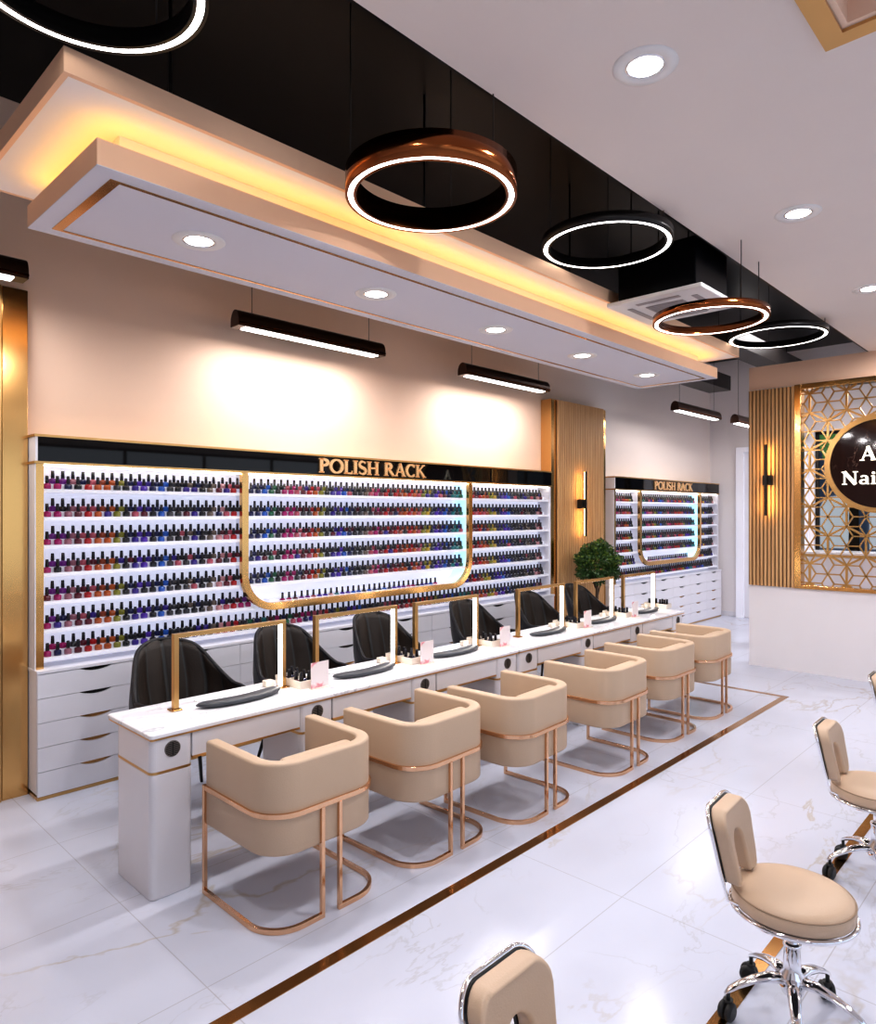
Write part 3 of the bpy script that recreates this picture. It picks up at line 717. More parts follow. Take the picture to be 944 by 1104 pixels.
# ------------------------------------------------------------------ slatted oak column between the racks
t = thing('slatted_column', 'tall oak slatted column with gold side strips between the polish racks', 'wall panel', (6.86, 4.70, 0))
obj('core', boxes((0.10, 1.16, 0.02, WY-4.70-0.001, 0, 3.09)), M['wooddark'], t)
bm = B(); n = 30
for i in range(n):
    x = 0.105 + i*(1.05/n); box(bm, x, x+0.023, 0.0, 0.02, 0.0, 3.09)
obj('slats', bm, M['wood'], t)
obj('gold_side_strip', boxes((0.0, 0.10, 0.03, WY-4.70-0.001, 0, 3.095)), M['goldm'], t)
obj('gold_side_strip', boxes((1.16, 1.24, 0.03, WY-4.70-0.001, 0, 3.085)), M['goldm'], t)

# ------------------------------------------------------------------ sconces
def sconce(label, loc, rotz, h):
    t = thing('wall_sconce', label, 'wall light', loc, rotz)
    obj('mounting_block', boxes((-0.045, 0.045, -0.07, 0.0, -0.055, 0.055)), M['blackmetal'], t, bevel=0.003)
    obj('bar', boxes((-0.013, 0.013, -0.105, -0.085, -h/2, h/2)), M['blackmetal'], t, bevel=0.002)
    obj('bar_mount', boxes((-0.02, 0.02, -0.085, -0.07, -0.03, 0.03)), M['blackmetal'], t)
    obj('light_strip', boxes((-0.010, 0.010, -0.085, -0.081, -h/2+0.01, -0.06), (-0.010, 0.010, -0.085, -0.081, 0.06, h/2-0.01)), M['ledsconce'], t)
sconce('black bar sconce glowing on the oak slatted column between racks', (7.42, 4.70, 1.85), 0, 0.80)
sconce('black bar sconce glowing on the slatted partition beside the lattice', (8.168, 2.71, 2.105), -PI/2, 0.79)

# ------------------------------------------------------------------ partition with lattice and round sign (plane x = 8.2)
PX = 8.2; PY = 2.935; YL = -1.6
struct('wall_partition', boxes((PX, PX+0.22, YL, PY, 0, 0.915), (PX, PX+0.22, 2.45, PY, 0.915, 3.14), (PX, PX+0.22, YL, YL+0.3, 0.915, 3.14)), M['wallend'])
struct('wall_partition_header', boxes((PX, PX+0.22, YL, PY, 3.1405, ZC)), M['walltan'])
bm = B(); n = 12
t = thing('slatted_panel', 'oak slatted panel on the white partition beside the lattice screen', 'wall panel', (PX, 2.45, 0.92))
obj('backing', boxes((-0.012, -0.001, 0, 0.485, 0, 2.21)), M['wooddark'], t)
for i in range(n):
    y = i*(0.485/n); box(bm, -0.032, -0.012, y, y+0.026, 0.0, 2.21)
obj('slats', bm, M['wood'], t)
t = thing('lattice_screen', 'gold geometric lattice screen of six-petal flowers set in the partition', 'screen', (PX, 0, 0))
LY0, LY1, LZ0, LZ1 = YL+0.32, 2.43, 0.95, 3.12
obj('frame', boxes((-0.03, 0.10, 2.38, 2.448, 0.916, 3.14), (-0.03, 0.10, YL+0.3, 2.38, 0.916, 0.955), (-0.03, 0.10, YL+0.3, 2.38, 3.085, 3.14), (-0.03, 0.10, YL+0.3, YL+0.34, 0.955, 3.085)), M['goldm'], t, bevel=0.003)
s = 0.205; hcol = s*math.sqrt(3)/2
Y0, Y1, Z0, Z1 = YL+0.34, 2.38, 0.955, 3.085
SC = (1.637, 2.243)
def clipseg(p, q):
    # Liang-Barsky to the opening
    x0, z0 = p; dx, dz = q[0]-p[0], q[1]-p[1]; t0, t1 = 0.0, 1.0
    for P, Q in ((-dx, x0-Y0), (dx, Y1-x0), (-dz, z0-Z0), (dz, Z1-z0)):
        if abs(P) < 1e-12:
            if Q < 0: return None
        else:
            r = Q/P
            if P < 0: t0 = max(t0, r)
            else: t1 = min(t1, r)
    if t0 >= t1: return None
    return (x0+dx*t0, z0+dz*t0), (x0+dx*t1, z0+dz*t1)
def node(i, j): return (2.13 - i*hcol, 2.93 - j*s - (0.5*s if i % 2 else 0))
bm = B()
def cls(i, j):   # colour class of the triangular lattice
    jj = j + (i//2 if i % 2 == 0 else (i-1)//2) if False else j
    # axial coordinates
    q = i; r = j - (i - (i & 1))//2
    return (q - r) % 3
def seg(p, q, w, d):
    c_ = clipseg(p, q)
    if not c_: return
    (a, b), (e, g) = c_
    if math.hypot(a-e, b-g) < 0.004: return
    tube(bm, [(0.03, a, b), (0.03, e, g)], 0, flat=(w, d), up=(1, 0, 0))
def nbr(i, j):   # three forward neighbours so each edge is drawn once
    if i % 2 == 0: return [(i, j+1), (i+1, j), (i+1, j-1)]
    return [(i, j+1), (i+1, j+1), (i+1, j)]
for i in range(-2, 22):
    for j in range(-3, 13):
        p = node(i, j); ns = nbr(i, j)
        for (a, b) in ns:
            if cls(i, j) != 0 and cls(a, b) != 0: seg(p, node(a, b), 0.021, 0.024)
        a, b, c_ = ns
        for tri in ((a, b), (b, c_)):
            P = [p, node(*tri[0]), node(*tri[1])]; cen = (sum(v[0] for v in P)/3, sum(v[1] for v in P)/3)
            for v in P: seg(v, cen, 0.013, 0.02)
obj('lattice', bm, M['gold'], t)
# round sign
t = thing('round_sign', 'round dark brown sign with wide gold rim mounted on the lattice screen', 'sign', (PX-0.01, SC[0], SC[1]))
bm = B()
def ringx(bm, prof, n=64):
    R_ = []
    for r, x in prof: R_.append([bm.verts.new((x, r*math.cos(2*PI*i/n), r*math.sin(2*PI*i/n))) for i in range(n)])
    for k in range(len(R_)):
        A, Bq = R_[k], R_[(k+1) % len(R_)]
        for i in range(n): f = bm.faces.new((A[i], A[(i+1)%n], Bq[(i+1)%n], Bq[i])); f.smooth = False
ringx(bm, [(0.452, -0.05), (0.504, -0.05), (0.504, 0.02), (0.452, 0.02)]); obj('rim', bm, M['gold'], t)
bm = B(); cyl(bm, (-0.03, 0, 0), 0.452, 0.03, 64, 'X'); obj('disc', bm, M['marbledark'], t)
F = lambda y0, z0: (lambda x, y, z: (-0.0305-z, y0-x, y+z0))
letters('A', 0.15, 0.145, F(1.815-SC[0], 2.278-SC[1]), 0.012, M['signlit'], t)
letters('Nail', 0.38, 0.135, F(1.985-SC[0], 2.035-SC[1]), 0.012, M['signlit'], t)

# reception counter behind the lattice
t = thing('reception_counter', 'white counter with gold edge visible through the lattice bottom', 'counter', (9.4, -1.5, 0))
obj('counter_body', boxes((0, 0.5, 0, 4.2, 0, 1.20)), M['lacquer'], t, bevel=0.01)
obj('gold_edge', boxes((-0.01, 0.51, -0.01, 4.21, 1.20, 1.23)), M['gold'], t)
obj('counter_top', boxes((-0.01, 0.51, -0.01, 4.21, 1.23, 1.26)), M['quartz'], t, bevel=0.004)

# ------------------------------------------------------------------ manicure desks
DZ = 0.75; DY0, DY1 = 3.075, 3.46
def desk(x0, x1, secs, label):
    t = thing('manicure_desk', label, 'desk', (x0, DY0, 0), 0, 'white manicure desks placed end to end')
    W = x1-x0; D = DY1-DY0
    bm = B(); prism(bm, rrect(-0.008 if x0 < 2 else 0.0, W if x0 < 2 else W+0.004, -0.014, D+0.10, 0.02), 0.730, DZ); obj('desk_top', bm, M['quartz'], t, bevel=0.005, seg=3)
    obj('gold_edge', boxes((-0.002, W, -0.008, D+0.09, 0.7215, 0.730)), M['gold'], t)
    for a, b, vent in secs:
        first_ = a == 0
        bm = B(); prism(bm, rrect(a, b, 0, D, 0.03 if b-a > 0.15 else 0.01), 0.0, 0.565)
        p = obj('pedestal', bm, M['deskwhite'], t, bevel=0.004)
        bm = B(); prism(bm, rrect(a, b, 0, D, 0.03), 0.577, 0.7215); obj('pedestal_head', bm, M['deskwhite'], p)
        bm = B(); prism(bm, rrect(a-0.001, b+0.001, -0.001, D+0.001, 0.03), 0.565, 0.577); obj('gold_band', bm, M['gold'], p)
        if vent:
            bm = B(); cyl(bm, ((a+b)/2, -0.004, 0.668), 0.037, 0.006, 28, 'Y')
            g = obj('vent_grille', bm, M['grille'], t)
            bm = B()
            for k in range(-4, 5):
                zz = 0.668+k*0.0075; hw = math.sqrt(max(0, 0.033**2-(k*0.0075)**2)); box(bm, (a+b)/2-hw, (a+b)/2+hw, -0.0065, -0.004, zz-0.0016, zz+0.0016)
            box(bm, (a+b)/2-0.002, (a+b)/2+0.002, -0.0068, -0.004, 0.637, 0.699)
            obj('louvre', bm, M['rubber'], g)
    for (a, b, _), (c, d_, _) in zip(secs, secs[1:]):
        obj('apron', boxes((b, c, 0.006, 0.024, 0.607, 0.7215)), M['deskwhite'], t)
        obj('gold_band', boxes((b, c, 0.004, 0.026, 0.597, 0.607)), M['gold'], t)
desk(1.345, 4.0395, [(0, 0.20, 1), (0.80, 1.02, 1), (1.62, 1.85, 1), (2.45, 2.69, 1)], 'white quartz-topped manicure desk beginning beside the gold pilaster')
desk(4.044, 6.79, [(0, 0.25, 1), (0.84, 1.04, 1), (1.66, 1.90, 1), (2.50, 2.735, 1)], 'white quartz-topped manicure desk at the potted tree end')

# stations
def mk_lamp():
    t = thing('desk_lamp', '', 'lamp')
    W, H = 0.66, 0.385
    obj('frame', boxes((0, 0.026, -0.015, 0.015, 0.008, H), (W-0.024, W, -0.015, 0.015, 0.008, H), (0.026, W-0.024, -0.015, 0.015, H-0.022, H)), M['gold'], t, bevel=0.0015)
    obj('base_plate', boxes((-0.016, 0.038, -0.03, 0.03, 0, 0.008)), M['bronze'], t, bevel=0.002)
    obj('base_plate', boxes((W-0.038, W+0.016, -0.03, 0.03, 0, 0.008)), M['bronze'], t, bevel=0.002)
    obj('light_strip', boxes((0.0255, 0.0275, -0.006, 0.010, 0.02, H-0.03), (W-0.032, W-0.0235, -0.0145, 0.0145, 0.012, H-0.0225), (0.03, W-0.034, -0.006, 0.010, H-0.0235, H-0.0215)), M['ledlamp'], t)
    return t
def mk_cushion():
    bm = B(); n = 24; P, Rr = [], []
    for k in range(n+1):
        u = -1+2*k/n; x = u*0.25; P.append((x, 0.05*(1-u*u)*-1.0, 0.012)); 
    # flattened sausage by rectangular rounded section
    rings = []
    for k, p in enumerate(P):
        u = -1+2*k/n; e = (max(0.0, 1-abs(u)**6))**0.5; w = 0.046*max(e, 0.15); h = 0.016*max(e, 0.3)
        rings.append([bm.verts.new((p[0], p[1]+w*math.copysign(abs(math.cos(a))**0.7, math.cos(a)), 0.0165+h*math.copysign(abs(math.sin(a))**0.7, math.sin(a)))) for a in [2*PI*q/14 for q in range(14)]])
    for A, C in zip(rings, rings[1:]):
        for q in range(14): f = bm.faces.new((A[q], A[(q+1)%14], C[(q+1)%14], C[q])); f.smooth = True
    bm.faces.new(rings[0][::-1]); bm.faces.new(rings[-1])
    return obj('wrist_cushion', bm, M['pad'])
ST = [1.59, 2.455, 3.28, 4.425, 5.265, 6.105]      # left post of each lamp
side = ['first','second','third','fourth','fifth','sixth']
lamp0 = mk_lamp(); cush0 = mk_cushion()
bm = B()
pts = [(0.19*u, -0.045*(1-u*u)+0.03) for u in [-1+2*k/16 for k in range(17)]]
pts2 = [(0.19*u, 0.10-0.03*abs(u)**3) for u in [1-2*k/16 for k in range(17)]]
prism(bm, pts+pts2, 0, 0.006); tray0 = obj('white_mat', bm, M['paper'], bevel=0.001)
for i, x in enumerate(ST):
    w = '%s desk station from the gold pilaster end' % side[i]
    ly = 3.38
    if i == 0: lamp0.location = (x, ly, DZ); lamp0['label'] = 'gold arch lamp with white light strip, ' + w; lamp0['group'] = 'gold arch lamps on the desks'
    else: dup(lamp0, (x, ly, DZ), 0, 'gold arch lamp with white light strip, ' + w)
    light('POINT', (x+0.60, ly-0.06, DZ+0.2), 0.8, 0.05, (1.0, 0.95, 0.86))
    cc = cush0 if i == 0 else cush0.copy()
    if i: COL.objects.link(cc)
    cc.location = (x+0.345, 3.325, DZ+0.0005); cc.rotation_euler = (0, 0, 0.03)
    tag(cc, 'dark grey curved wrist cushion, ' + w, 'cushion', 'wrist cushions on the desks')
    tt = tray0 if i == 0 else tray0.copy()
    if i: COL.objects.link(tt)
    tt.location = (x+0.345, 3.40, DZ+0.0005)
    tag(tt, 'thin white mat behind the wrist cushion, ' + w, 'mat', 'white mats on the desks')
    if i < 5:
        # card in a stand and a small caddy of bottles
        t = thing('card_stand', 'upright pink and white marbled card standing after the %s arch lamp' % side[i], 'card', (x+0.725, 3.215, DZ+0.0005), 0.04, 'marbled cards on the desks')
        obj('card', boxes((0, 0.125, -0.002, 0.002, 0.004, 0.148)), M['card'], t)
        obj('base', boxes((0.0, 0.125, -0.02, 0.02, 0, 0.004)), M['acrylic'], t)
    t = thing('bottle_caddy', 'small clear gold caddy of bottles at the foot of the %s arch lamp' % side[i], 'caddy', (x+0.68, 3.255, DZ+0.0005), 0.0, 'bottle caddies on the desks')
    obj('floor_panel', boxes((0, 0.115, 0, 0.25, 0, 0.004)), M['acrylic'], t)
    obj('side_wall', boxes((0, 0.004, 0, 0.25, 0.004, 0.045), (0.111, 0.115, 0, 0.25, 0.004, 0.045), (0.004, 0.111, 0, 0.004, 0.004, 0.045), (0.004, 0.111, 0.246, 0.25, 0.004, 0.045), (0.004, 0.111, 0.12, 0.124, 0.004, 0.045)), M['acrylic'], t)
    for j in range(8):
        o = bpy.data.objects.new('caddy_bottle', body_mesh[['black','charcoal','maroon','navy'][j % 4]]); COL.objects.link(o)
        o.location = (x+0.68+0.031+(j % 2)*0.053, 3.255+0.034+(j//2)*0.051+(0.018 if j//2 > 1 else 0), DZ+0.0048)
        tag(o, 'small dark bottle standing in the caddy by the %s arch lamp' % side[i], 'bottle', 'bottles in the caddy by the %s arch lamp' % side[i])
        k = bpy.data.objects.new('cap', cap_me); COL.objects.link(k); k.parent = o
    o = obj('tissue_box', boxes((0, 0.055, 0, 0.04, 0, 0.035)), M['acrylic'], bevel=0.004); o.location = (x+0.575, 3.44, DZ+0.0005)
    tag(o, 'small pale box behind the post of the %s arch lamp' % side[i], 'box', 'small pale boxes on the desks')

# ------------------------------------------------------------------ beige tub chairs
def upath(hx, yf, yb, r, n=8):
    """U in plan open to +y: from front-left, round the back, to front-right"""
    p = [(-hx, yf), (-hx, yb+r)]
    p += [(-hx+r-r*math.cos(k*PI/2/n), yb+r-r*math.sin(k*PI/2/n)) for k in range(1, n+1)]
    p += [(hx-r+r*math.sin(k*PI/2/n), yb+r-r*math.cos(k*PI/2/n)) for k in range(0, n)]
    p += [(hx, yb+r), (hx, yf)]
    return p
def ribbon(bm, po, pi, z0, z1, steps=1, rise=None):
    """closed wall between outer path po and inner path pi"""
    n = len(po)
    def ring(pth, z): return [bm.verts.new((x, y, z)) for x, y in pth]
    ob, ot, ib, it = ring(po, z0), ring(po, z1), ring(pi, z0), ring(pi, z1)
    for k in range(n-1):
        for a, b in ((ob, ot), (ot, it), (it, ib), (ib, ob)):
            f = bm.faces.new((a[k], a[k+1], b[k+1], b[k])); f.smooth = True
    for k in (0, n-1):
        bm.faces.new((ob[k], ot[k], it[k], ib[k]))
def mk_tub():
    t = thing('tub_armchair', '', 'chair')
    th = 0.062
    po = upath(0.303, 0.272, -0.266, 0.155, 12); pi = upath(0.303-th, 0.272, -0.266+th, 0.155-th, 12)
    bm = B(); ribbon(bm, po, pi, 0.315, 0.700); obj('shell', bm, M['leather'], t, bevel=0.012, seg=3)
    bm = B(); prism(bm, rrect(-0.234, 0.234, -0.195, 0.245, 0.10), 0.315, 0.40); obj('seat_base', bm, M['leather'], t, bevel=0.01)
    bm = B(); prism(bm, rrect(-0.231, 0.231, -0.19, 0.262, 0.08), 0.402, 0.475); obj('seat', bm, M['leather'], t, bevel=0.022, seg=4)
    # inner back pad
    bm = B(); prism(bm, rrect(-0.19, 0.19, -0.2035, -0.135, 0.03), 0.478, 0.690); obj('back_pad', bm, M['leather'], t, bevel=0.02, seg=4)
    w = 0.018
    # band round the shell
    pb = upath(0.306, 0.272, -0.272, 0.16, 12)
    bm = B(); tube(bm, [(x, y, 0.487) for x, y in pb], 0, flat=(0.014, 0.022), up=(0,0,1)); obj('band', bm, M['rose'], t, bevel=0.002)
    for sg in (-1, 1):
        bm = B(); tube(bm, [(sg*0.306, 0.272, 0.0225), (sg*0.306, 0.272, 0.50)], 0, flat=(w, w), up=(0,1,0)); obj('leg', bm, M['rose'], t, bevel=0.0015)
        bm = B(); tube(bm, [(sg*0.047, -0.272, 0.0225), (sg*0.047, -0.272, 0.478)], 0, flat=(w, w), up=(0,1,0)); obj('leg', bm, M['rose'], t, bevel=0.0015)
        h = [(x, y) for x, y in pb if (x < 0) == (sg < 0)]
        if sg > 0: h = h[::-1]
        h[0] = (sg*0.306, 0.281)
        h.append((sg*0.038, -0.272))
        bm = B(); tube(bm, [(x, y, 0.0115) for x, y in h], 0, flat=(w, 0.022), up=(0,0,1)); obj('floor_rail', bm, M['rose'], t, bevel=0.0015)
    return t
tub0 = mk_tub()
TC = [(1.857, 2.703, 0.0), (2.63, 2.675, 0.03), (3.36, 2.60, 0.045), (4.345, 2.585, 0.02), (5.24, 2.63, 0.0), (6.03, 2.64, 0.02)]
for i, (x, y, r) in enumerate(TC):
    lb = 'beige tub armchair on rose gold rails, %s from the gold pilaster end' % side[i]
    if i == 0: tub0.location = (x, y, 0); tub0.rotation_euler = (0,0,r); tub0['label'] = lb; tub0['group'] = 'beige tub armchairs along the desks'
    else: dup(tub0, (x, y, 0), r, lb)

# ------------------------------------------------------------------ black technician chairs (face -y)
def mk_black():
    t = thing('bucket_chair', '', 'chair')
    def top(ph):   # height of rim by angle from the back (0 = back)
        a = abs(ph)
        u = min(1, max(0, (a-0.55)/1.15)); u = u*u*(3-2*u)
        return (0.94-0.03*min(1, a/0.6)**2)*(1-u) + 0.655*u
    PH = 1.98; n = 96; m = 10
    def sm(a, lo, hi):
        u = min(1, max(0, (a-lo)/(hi-lo))); return u*u*(3-2*u)
    def pos(ph, v, off):
        a = abs(ph); z = 0.44 + (top(ph)-0.44)*v
        wv = math.sin(min(1, v*1.5)*PI/2); bk_ = 1-sm(a, 1.0, 1.9)
        rx = 0.245 + 0.085*wv - 0.05*v*v*bk_; ry = 0.21 + 0.045*wv + 0.075*v*v*bk_
        if off < 0: off = -0.006 - 0.022*abs(math.sin(ph*7.2))**0.5*bk_*(1-0.6*v**6)
        y = math.cos(ph)*(ry+off)
        y *= 1 + 0.45*sm(a, PI/2, 2.0)
        return (math.sin(ph)*(rx+off), y, z)
    def surf(off, mi, bm):
        rows = [[bm.verts.new(pos(-PH + 2*PH*i/n, j/m, off)) for j in range(m+1)] for i in range(n+1)]
        for i in range(n):
            for j in range(m):
                f = bm.faces.new((rows[i][j], rows[i+1][j], rows[i+1][j+1], rows[i][j+1])); f.smooth = True; f.material_index = mi
                if mi and abs(math.sin((-PH + 2*PH*(i+0.5)/n)*7.2)) < 0.2: f.material_index = 2
        return rows
    bm = B(); o_ = surf(0.014, 0, bm); i_ = surf(-0.014, 1, bm)
    for k in range(n):
        for j in (0, m):
            f = bm.faces.new((o_[k][j], o_[k+1][j], i_[k+1][j], i_[k][j])); f.smooth = True
    for j in range(m):
        for k in (0, n): bm.faces.new((o_[k][j], o_[k][j+1], i_[k][j+1], i_[k][j]))
    obj('shell', bm, [M['blackleather'], M['brownleather'], M['rubber']], t)
    bm = B(); tube(bm, [pos(-PH + 2*PH*i/n, 1.0, 0.0) for i in range(n+1)], 0.0135, n=10); obj('rim', bm, M['blackleather'], t, smooth=True)
    bm = B(); prism(bm, rrect(-0.23, 0.23, -0.27, 0.19, 0.12), 0.40, 0.48); obj('seat', bm, M['blackleather'], t, bevel=0.02, seg=3)
    for sx in (-1, 1):
        for sy in (-1, 1):
            bm = B(); tube(bm, [(sx*0.14, sy*0.12, 0.40), (sx*0.22, sy*0.21, 0.0)], 0.014, radii=[0.016, 0.010]); obj('leg', bm, M['blackmetal'], t)
    return t
bk0 = mk_black()
BC = [(1.97, 4.00), (2.79, 4.00), (3.66, 4.0), (4.77, 4.0), (5.73, 4.0), (6.62, 4.0)]
for i, (x, y) in enumerate(BC):
    lb = 'black channelled leather bucket chair behind the %s gold arch lamp' % side[i]
    if i == 0: bk0.location = (x, y, 0); bk0.rotation_euler = (0,0,0.05); bk0['label'] = lb; bk0['group'] = 'black bucket chairs behind the desks'
    else: dup(bk0, (x, y, 0), 0.05, lb)

# ------------------------------------------------------------------ stools
def mk_stool():
    t = thing('salon_stool', '', 'stool')
    zt = 0.468; R = 0.192
    bm = B(); lathe(bm, [(0, zt), (R*0.6, zt-0.001), (R-0.03, zt-0.006), (R-0.008, zt-0.016), (R, zt-0.026), (R, zt-0.062), (R-0.004, zt-0.068), (0, zt-0.068)], n=56); st = obj('seat', bm, M['leather2'], t)
    bm = B(); lathe(bm, [(R-0.0035, zt-0.0195), (R-0.001, zt-0.0185), (R+0.0012, zt-0.0225), (R-0.001, zt-0.0245), (R-0.0035, zt-0.0195)], n=56); obj('seam', bm, M['piping'], st)
    bm = B(); tube(bm, [(R*math.cos(2*PI*k/48)*1.01, R*math.sin(2*PI*k/48)*1.01, zt-0.077) for k in range(48)], 0.0085, closed=True, up=(0,0,1)); obj('seat_ring', bm, M['chrome'], t)
    bm = B(); cyl(bm, (0, 0, zt-0.083), 0.17, 0.014, 40); cyl(bm, (0, 0, zt-0.11), 0.06, 0.03, 24); obj('seat_plate', bm, M['blackmetal'], t)
    bm = B(); cyl(bm, (0, 0, 0.25), 0.017, 0.11, 20); obj('gas_lift', bm, M['chrome'], t)
    bm = B(); lathe(bm, [(0.0, 0.10), (0.034, 0.105), (0.042, 0.13), (0.040, 0.165), (0.028, 0.18), (0.026, 0.262), (0.029, 0.264), (0.029, 0.275), (0.0, 0.275)], n=28); obj('hub', bm, M['chrome'], t)
    # star base
    for k in range(5):
        a = 2*PI*k/5 + 0.92; ca, sa = math.cos(a), math.sin(a)
        pr = [(0.03, 0.150), (0.08, 0.152), (0.13, 0.140), (0.18, 0.118), (0.210, 0.100), (0.226, 0.084)]
        wd = [0.048, 0.044, 0.038, 0.032, 0.028, 0.012]; hh = [0.034, 0.030, 0.025, 0.022, 0.018, 0.010]
        bm = B(); rings = []
        for (r, z), w, h in zip(pr, wd, hh):
            ring_ = []
            for q in range(12):
                b = 2*PI*q/12; ly = math.cos(b)*w/2; lz = math.sin(b)*h/2
                ring_.append(bm.verts.new((r*ca-ly*sa, r*sa+ly*ca, z+lz)))
            rings.append(ring_)
        for A_, C in zip(rings, rings[1:]):
            for q in range(12): f = bm.faces.new((A_[q], A_[(q+1)%12], C[(q+1)%12], C[q])); f.smooth = True
        bm.faces.new(rings[0][::-1]); bm.faces.new(rings[-1])
        leg = obj('leg', bm, M['chrome'], t)
        # caster
        cx_, cy_ = 0.212*ca, 0.212*sa; b = a + 0.8; cb, sb = math.cos(b), math.sin(b)
        bm = B(); cyl(bm, (cx_, cy_, 0.058), 0.007, 0.04, 10); cyl(bm, (cx_, cy_, 0.054), 0.016, 0.014, 12)
        for sgn in (-1, 1):
            c0 = Vector((cx_+0.008*cb, cy_+0.008*sb, 0.031)); ax = Vector((-sb, cb, 0))
            rr = []
            for off, ra in ((0.004, 0.022), (0.005, 0.0305), (0.018, 0.0305), (0.024, 0.022)):
                cc_ = c0 + ax*off*sgn; rr.append([bm.verts.new(cc_ + Vector((cb*math.cos(v), sb*math.cos(v), math.sin(v)))*ra) for v in [2*PI*q/18 for q in range(18)]])
            for A_, C in zip(rr, rr[1:]):
                for q in range(18): f = bm.faces.new((A_[q], A_[(q+1)%18], C[(q+1)%18], C[q])); f.smooth = True
            bm.faces.new(rr[0]); bm.faces.new(rr[-1])
        obj('caster', bm, M['rubber'], leg)
    # backrest: rounded cushion with an arched notch, leaning back
    z0, z1 = 0.47, 0.715; hw1, hw0 = 0.128, 0.105; nw = 0.044; nh = 0.155
    out = [(-hw0, z0+0.02)]
    def L(z): return hw0 + (hw1-hw0)*min(1, (z-z0)/(z1-z0)*1.3)
    out = [(-nw, z0), (-hw0+0.015, z0), (-hw0, z0+0.018)] + [(-L(z0+0.02+(z1-0.085-z0)*k/5), z0+0.02+(z1-0.085-z0)*k/5) for k in range(1, 6)]
    r = 0.055
    out += [(-hw1+r-r*math.cos(k*PI/2/6), z1-r+r*math.sin(k*PI/2/6)) for k in range(0, 7)]
    out2 = [(-x, y) for x, y in out[::-1]]
    arch = [(nw*math.cos(PI*k/10), z0+nh-nw+nw*math.sin(PI*k/10)) for k in range(0, 11)]
    full = out + out2 + arch
    th = 0.052
    def lean(x, y, z):   # x across, y height, z thickness
        s_ = (y-z0)/(z1-z0); return (x - 0.042, 0.135 + z + 0.055*s_ - 0.02*(x/0.128)**2, y)
    def backcush(bm, scale_t0, scale_t1):
        prism(bm, full, scale_t0, scale_t1, f=lean)
    bm = B(); backcush(bm, 0.0, th); bk = obj('backrest', bm, M['leather2'], t, bevel=0.012, seg=3, smooth=True)
    bk.modifiers.new('wn', 'WEIGHTED_NORMAL')
    # chrome loop behind the cushion and down under the seat
    edge = [(-0.05, 0.395, -0.055), (-0.08, 0.40, 0.01), (-hw0-0.004, 0.425, th+0.004)] + [(x*1.05, y, th+0.008) for x, y in out[3:]]
    pts = [lean(x, y, z) for x, y, z in edge]; pts2 = [(-0.084-p[0], p[1], p[2]) for p in pts[::-1]]
    bm = B(); tube(bm, pts+pts2, 0.0065, n=10); obj('back_frame', bm, M['chrome'], t)
    bm = B(); prism(bm, [(x*0.97, y*0.99+0.006) for x, y in full], th-0.002, th+0.006, f=lean); obj('back_plate', bm, M['rubber'], t)
    return t
stool0 = mk_stool()
S_ = [(1.275, 0.77, 0.06, 'beige stool cut off by the bottom of the photo, alone before the others'), (2.55, 0.77, 0.07, 'whole beige and chrome five-castor stool with round seat and notched back'),
      (3.81, 0.775, 0.04, 'beige and chrome stool behind the whole one, standing over the gold strip'), (5.15, 0.83, 0.04, 'beige stool of which only its chrome back edge enters the photo')]
for i, (x, y, r, lb) in enumerate(S_):
    if i == 0: stool0.location = (x, y, 0.0027); stool0['label'] = lb; stool0['group'] = 'beige stools with round seats'
    else: dup(stool0, (x, y, 0.0027), r, lb)

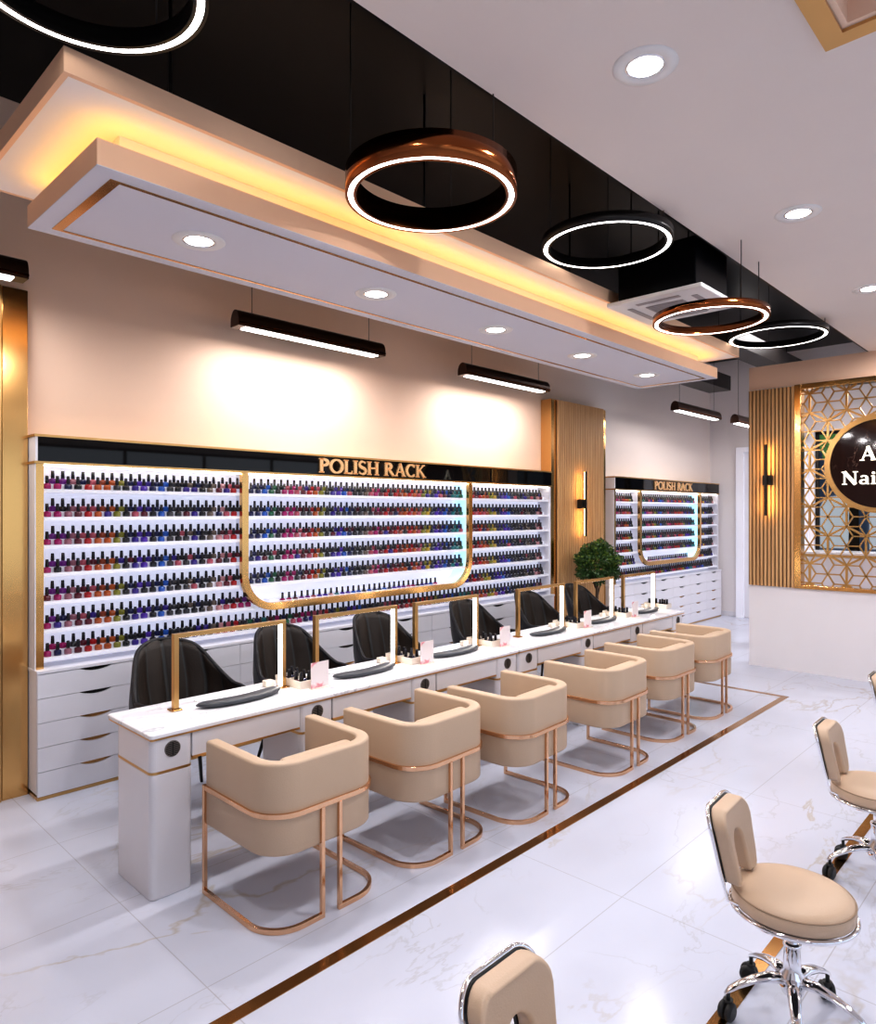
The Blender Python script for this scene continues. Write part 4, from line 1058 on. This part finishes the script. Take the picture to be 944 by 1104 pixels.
# ------------------------------------------------------------------ topiary
t = thing('potted_tree', 'round green topiary tree in a pot before the oak slatted column', 'plant', (7.28, 4.36, 0))
bm = B(); lathe(bm, [(0,0),(0.12,0),(0.17,0.30),(0.175,0.36),(0.165,0.36),(0.15,0.31),(0,0.31)], n=32); obj('pot', bm, M['pot'], t)
bm = B(); tube(bm, [(0,0,0.31),(0.012,0.01,0.5),(-0.01,0,0.7),(0,0,1.05)], 0.02, radii=[0.026,0.02,0.018,0.014])
for k in range(7):
    a = k*0.9; tube(bm, [(0,0,0.74+0.03*k),(0.09*math.cos(a),0.09*math.sin(a),0.93+0.03*k),(0.19*math.cos(a),0.19*math.sin(a),1.08+0.03*k)], 0.008, radii=[0.011,0.007,0.003], n=6)
obj('trunk', bm, M['bark'], t)
bm = B(); rnd = random.Random(5)
for k in range(5200):
    v = Vector((rnd.gauss(0,1), rnd.gauss(0,1), rnd.gauss(0,1))).normalized()
    bump_ = 0.86 + 0.16*math.sin(5*v.x+2)*math.cos(6*v.y+1) + 0.1*math.sin(9*v.z)
    rr = (0.55+0.45*rnd.random()**0.5)*bump_
    p = Vector((v.x*0.285*rr, v.y*0.30*rr, 1.14+v.z*0.28*rr))
    a = (v + Vector((rnd.gauss(0,.7), rnd.gauss(0,.7), rnd.gauss(0,.7)))).normalized(); b = a.orthogonal().normalized(); b.rotate(Matrix.Rotation(rnd.random()*6.28, 3, a)); s1 = 0.017+rnd.random()*0.009
    f = bm.faces.new([bm.verts.new(p+a*s1), bm.verts.new(p+b*s1*0.5), bm.verts.new(p-a*s1), bm.verts.new(p-b*s1*0.5)]); f.material_index = 1 if (rnd.random() < 0.3 and v.z > -0.3) else 0
obj('crown', bm, [M['leaf'], M['leaf2']], t)

# ------------------------------------------------------------------ world, and area fill added outside the unseen street window as daylight
light('AREA', (3.9, YS-0.3, 1.7), 150, 13.0, (0.80, 0.88, 1.0), rot=(PI/2, 0, 0), shape='RECTANGLE', size_y=2.6)
w = bpy.data.worlds.new('world'); scn.world = w; w.use_nodes = True
nt = w.node_tree; bg = nt.nodes['Background']
sky = nt.nodes.new('ShaderNodeTexSky'); sky.sky_type = 'HOSEK_WILKIE'; sky.sun_direction = (0.3, -0.5, 0.8)
nt.links.new(sky.outputs['Color'], bg.inputs['Color']); bg.inputs['Strength'].default_value = 0.8
scn.view_settings.view_transform = 'Standard'
scn.view_settings.look = 'None'
scn.view_settings.exposure = -0.16
scn.view_settings.gamma = 0.84
scn.cycles.max_bounces = 8; scn.cycles.diffuse_bounces = 4; scn.cycles.glossy_bounces = 4
scn.cycles.sample_clamp_indirect = 8
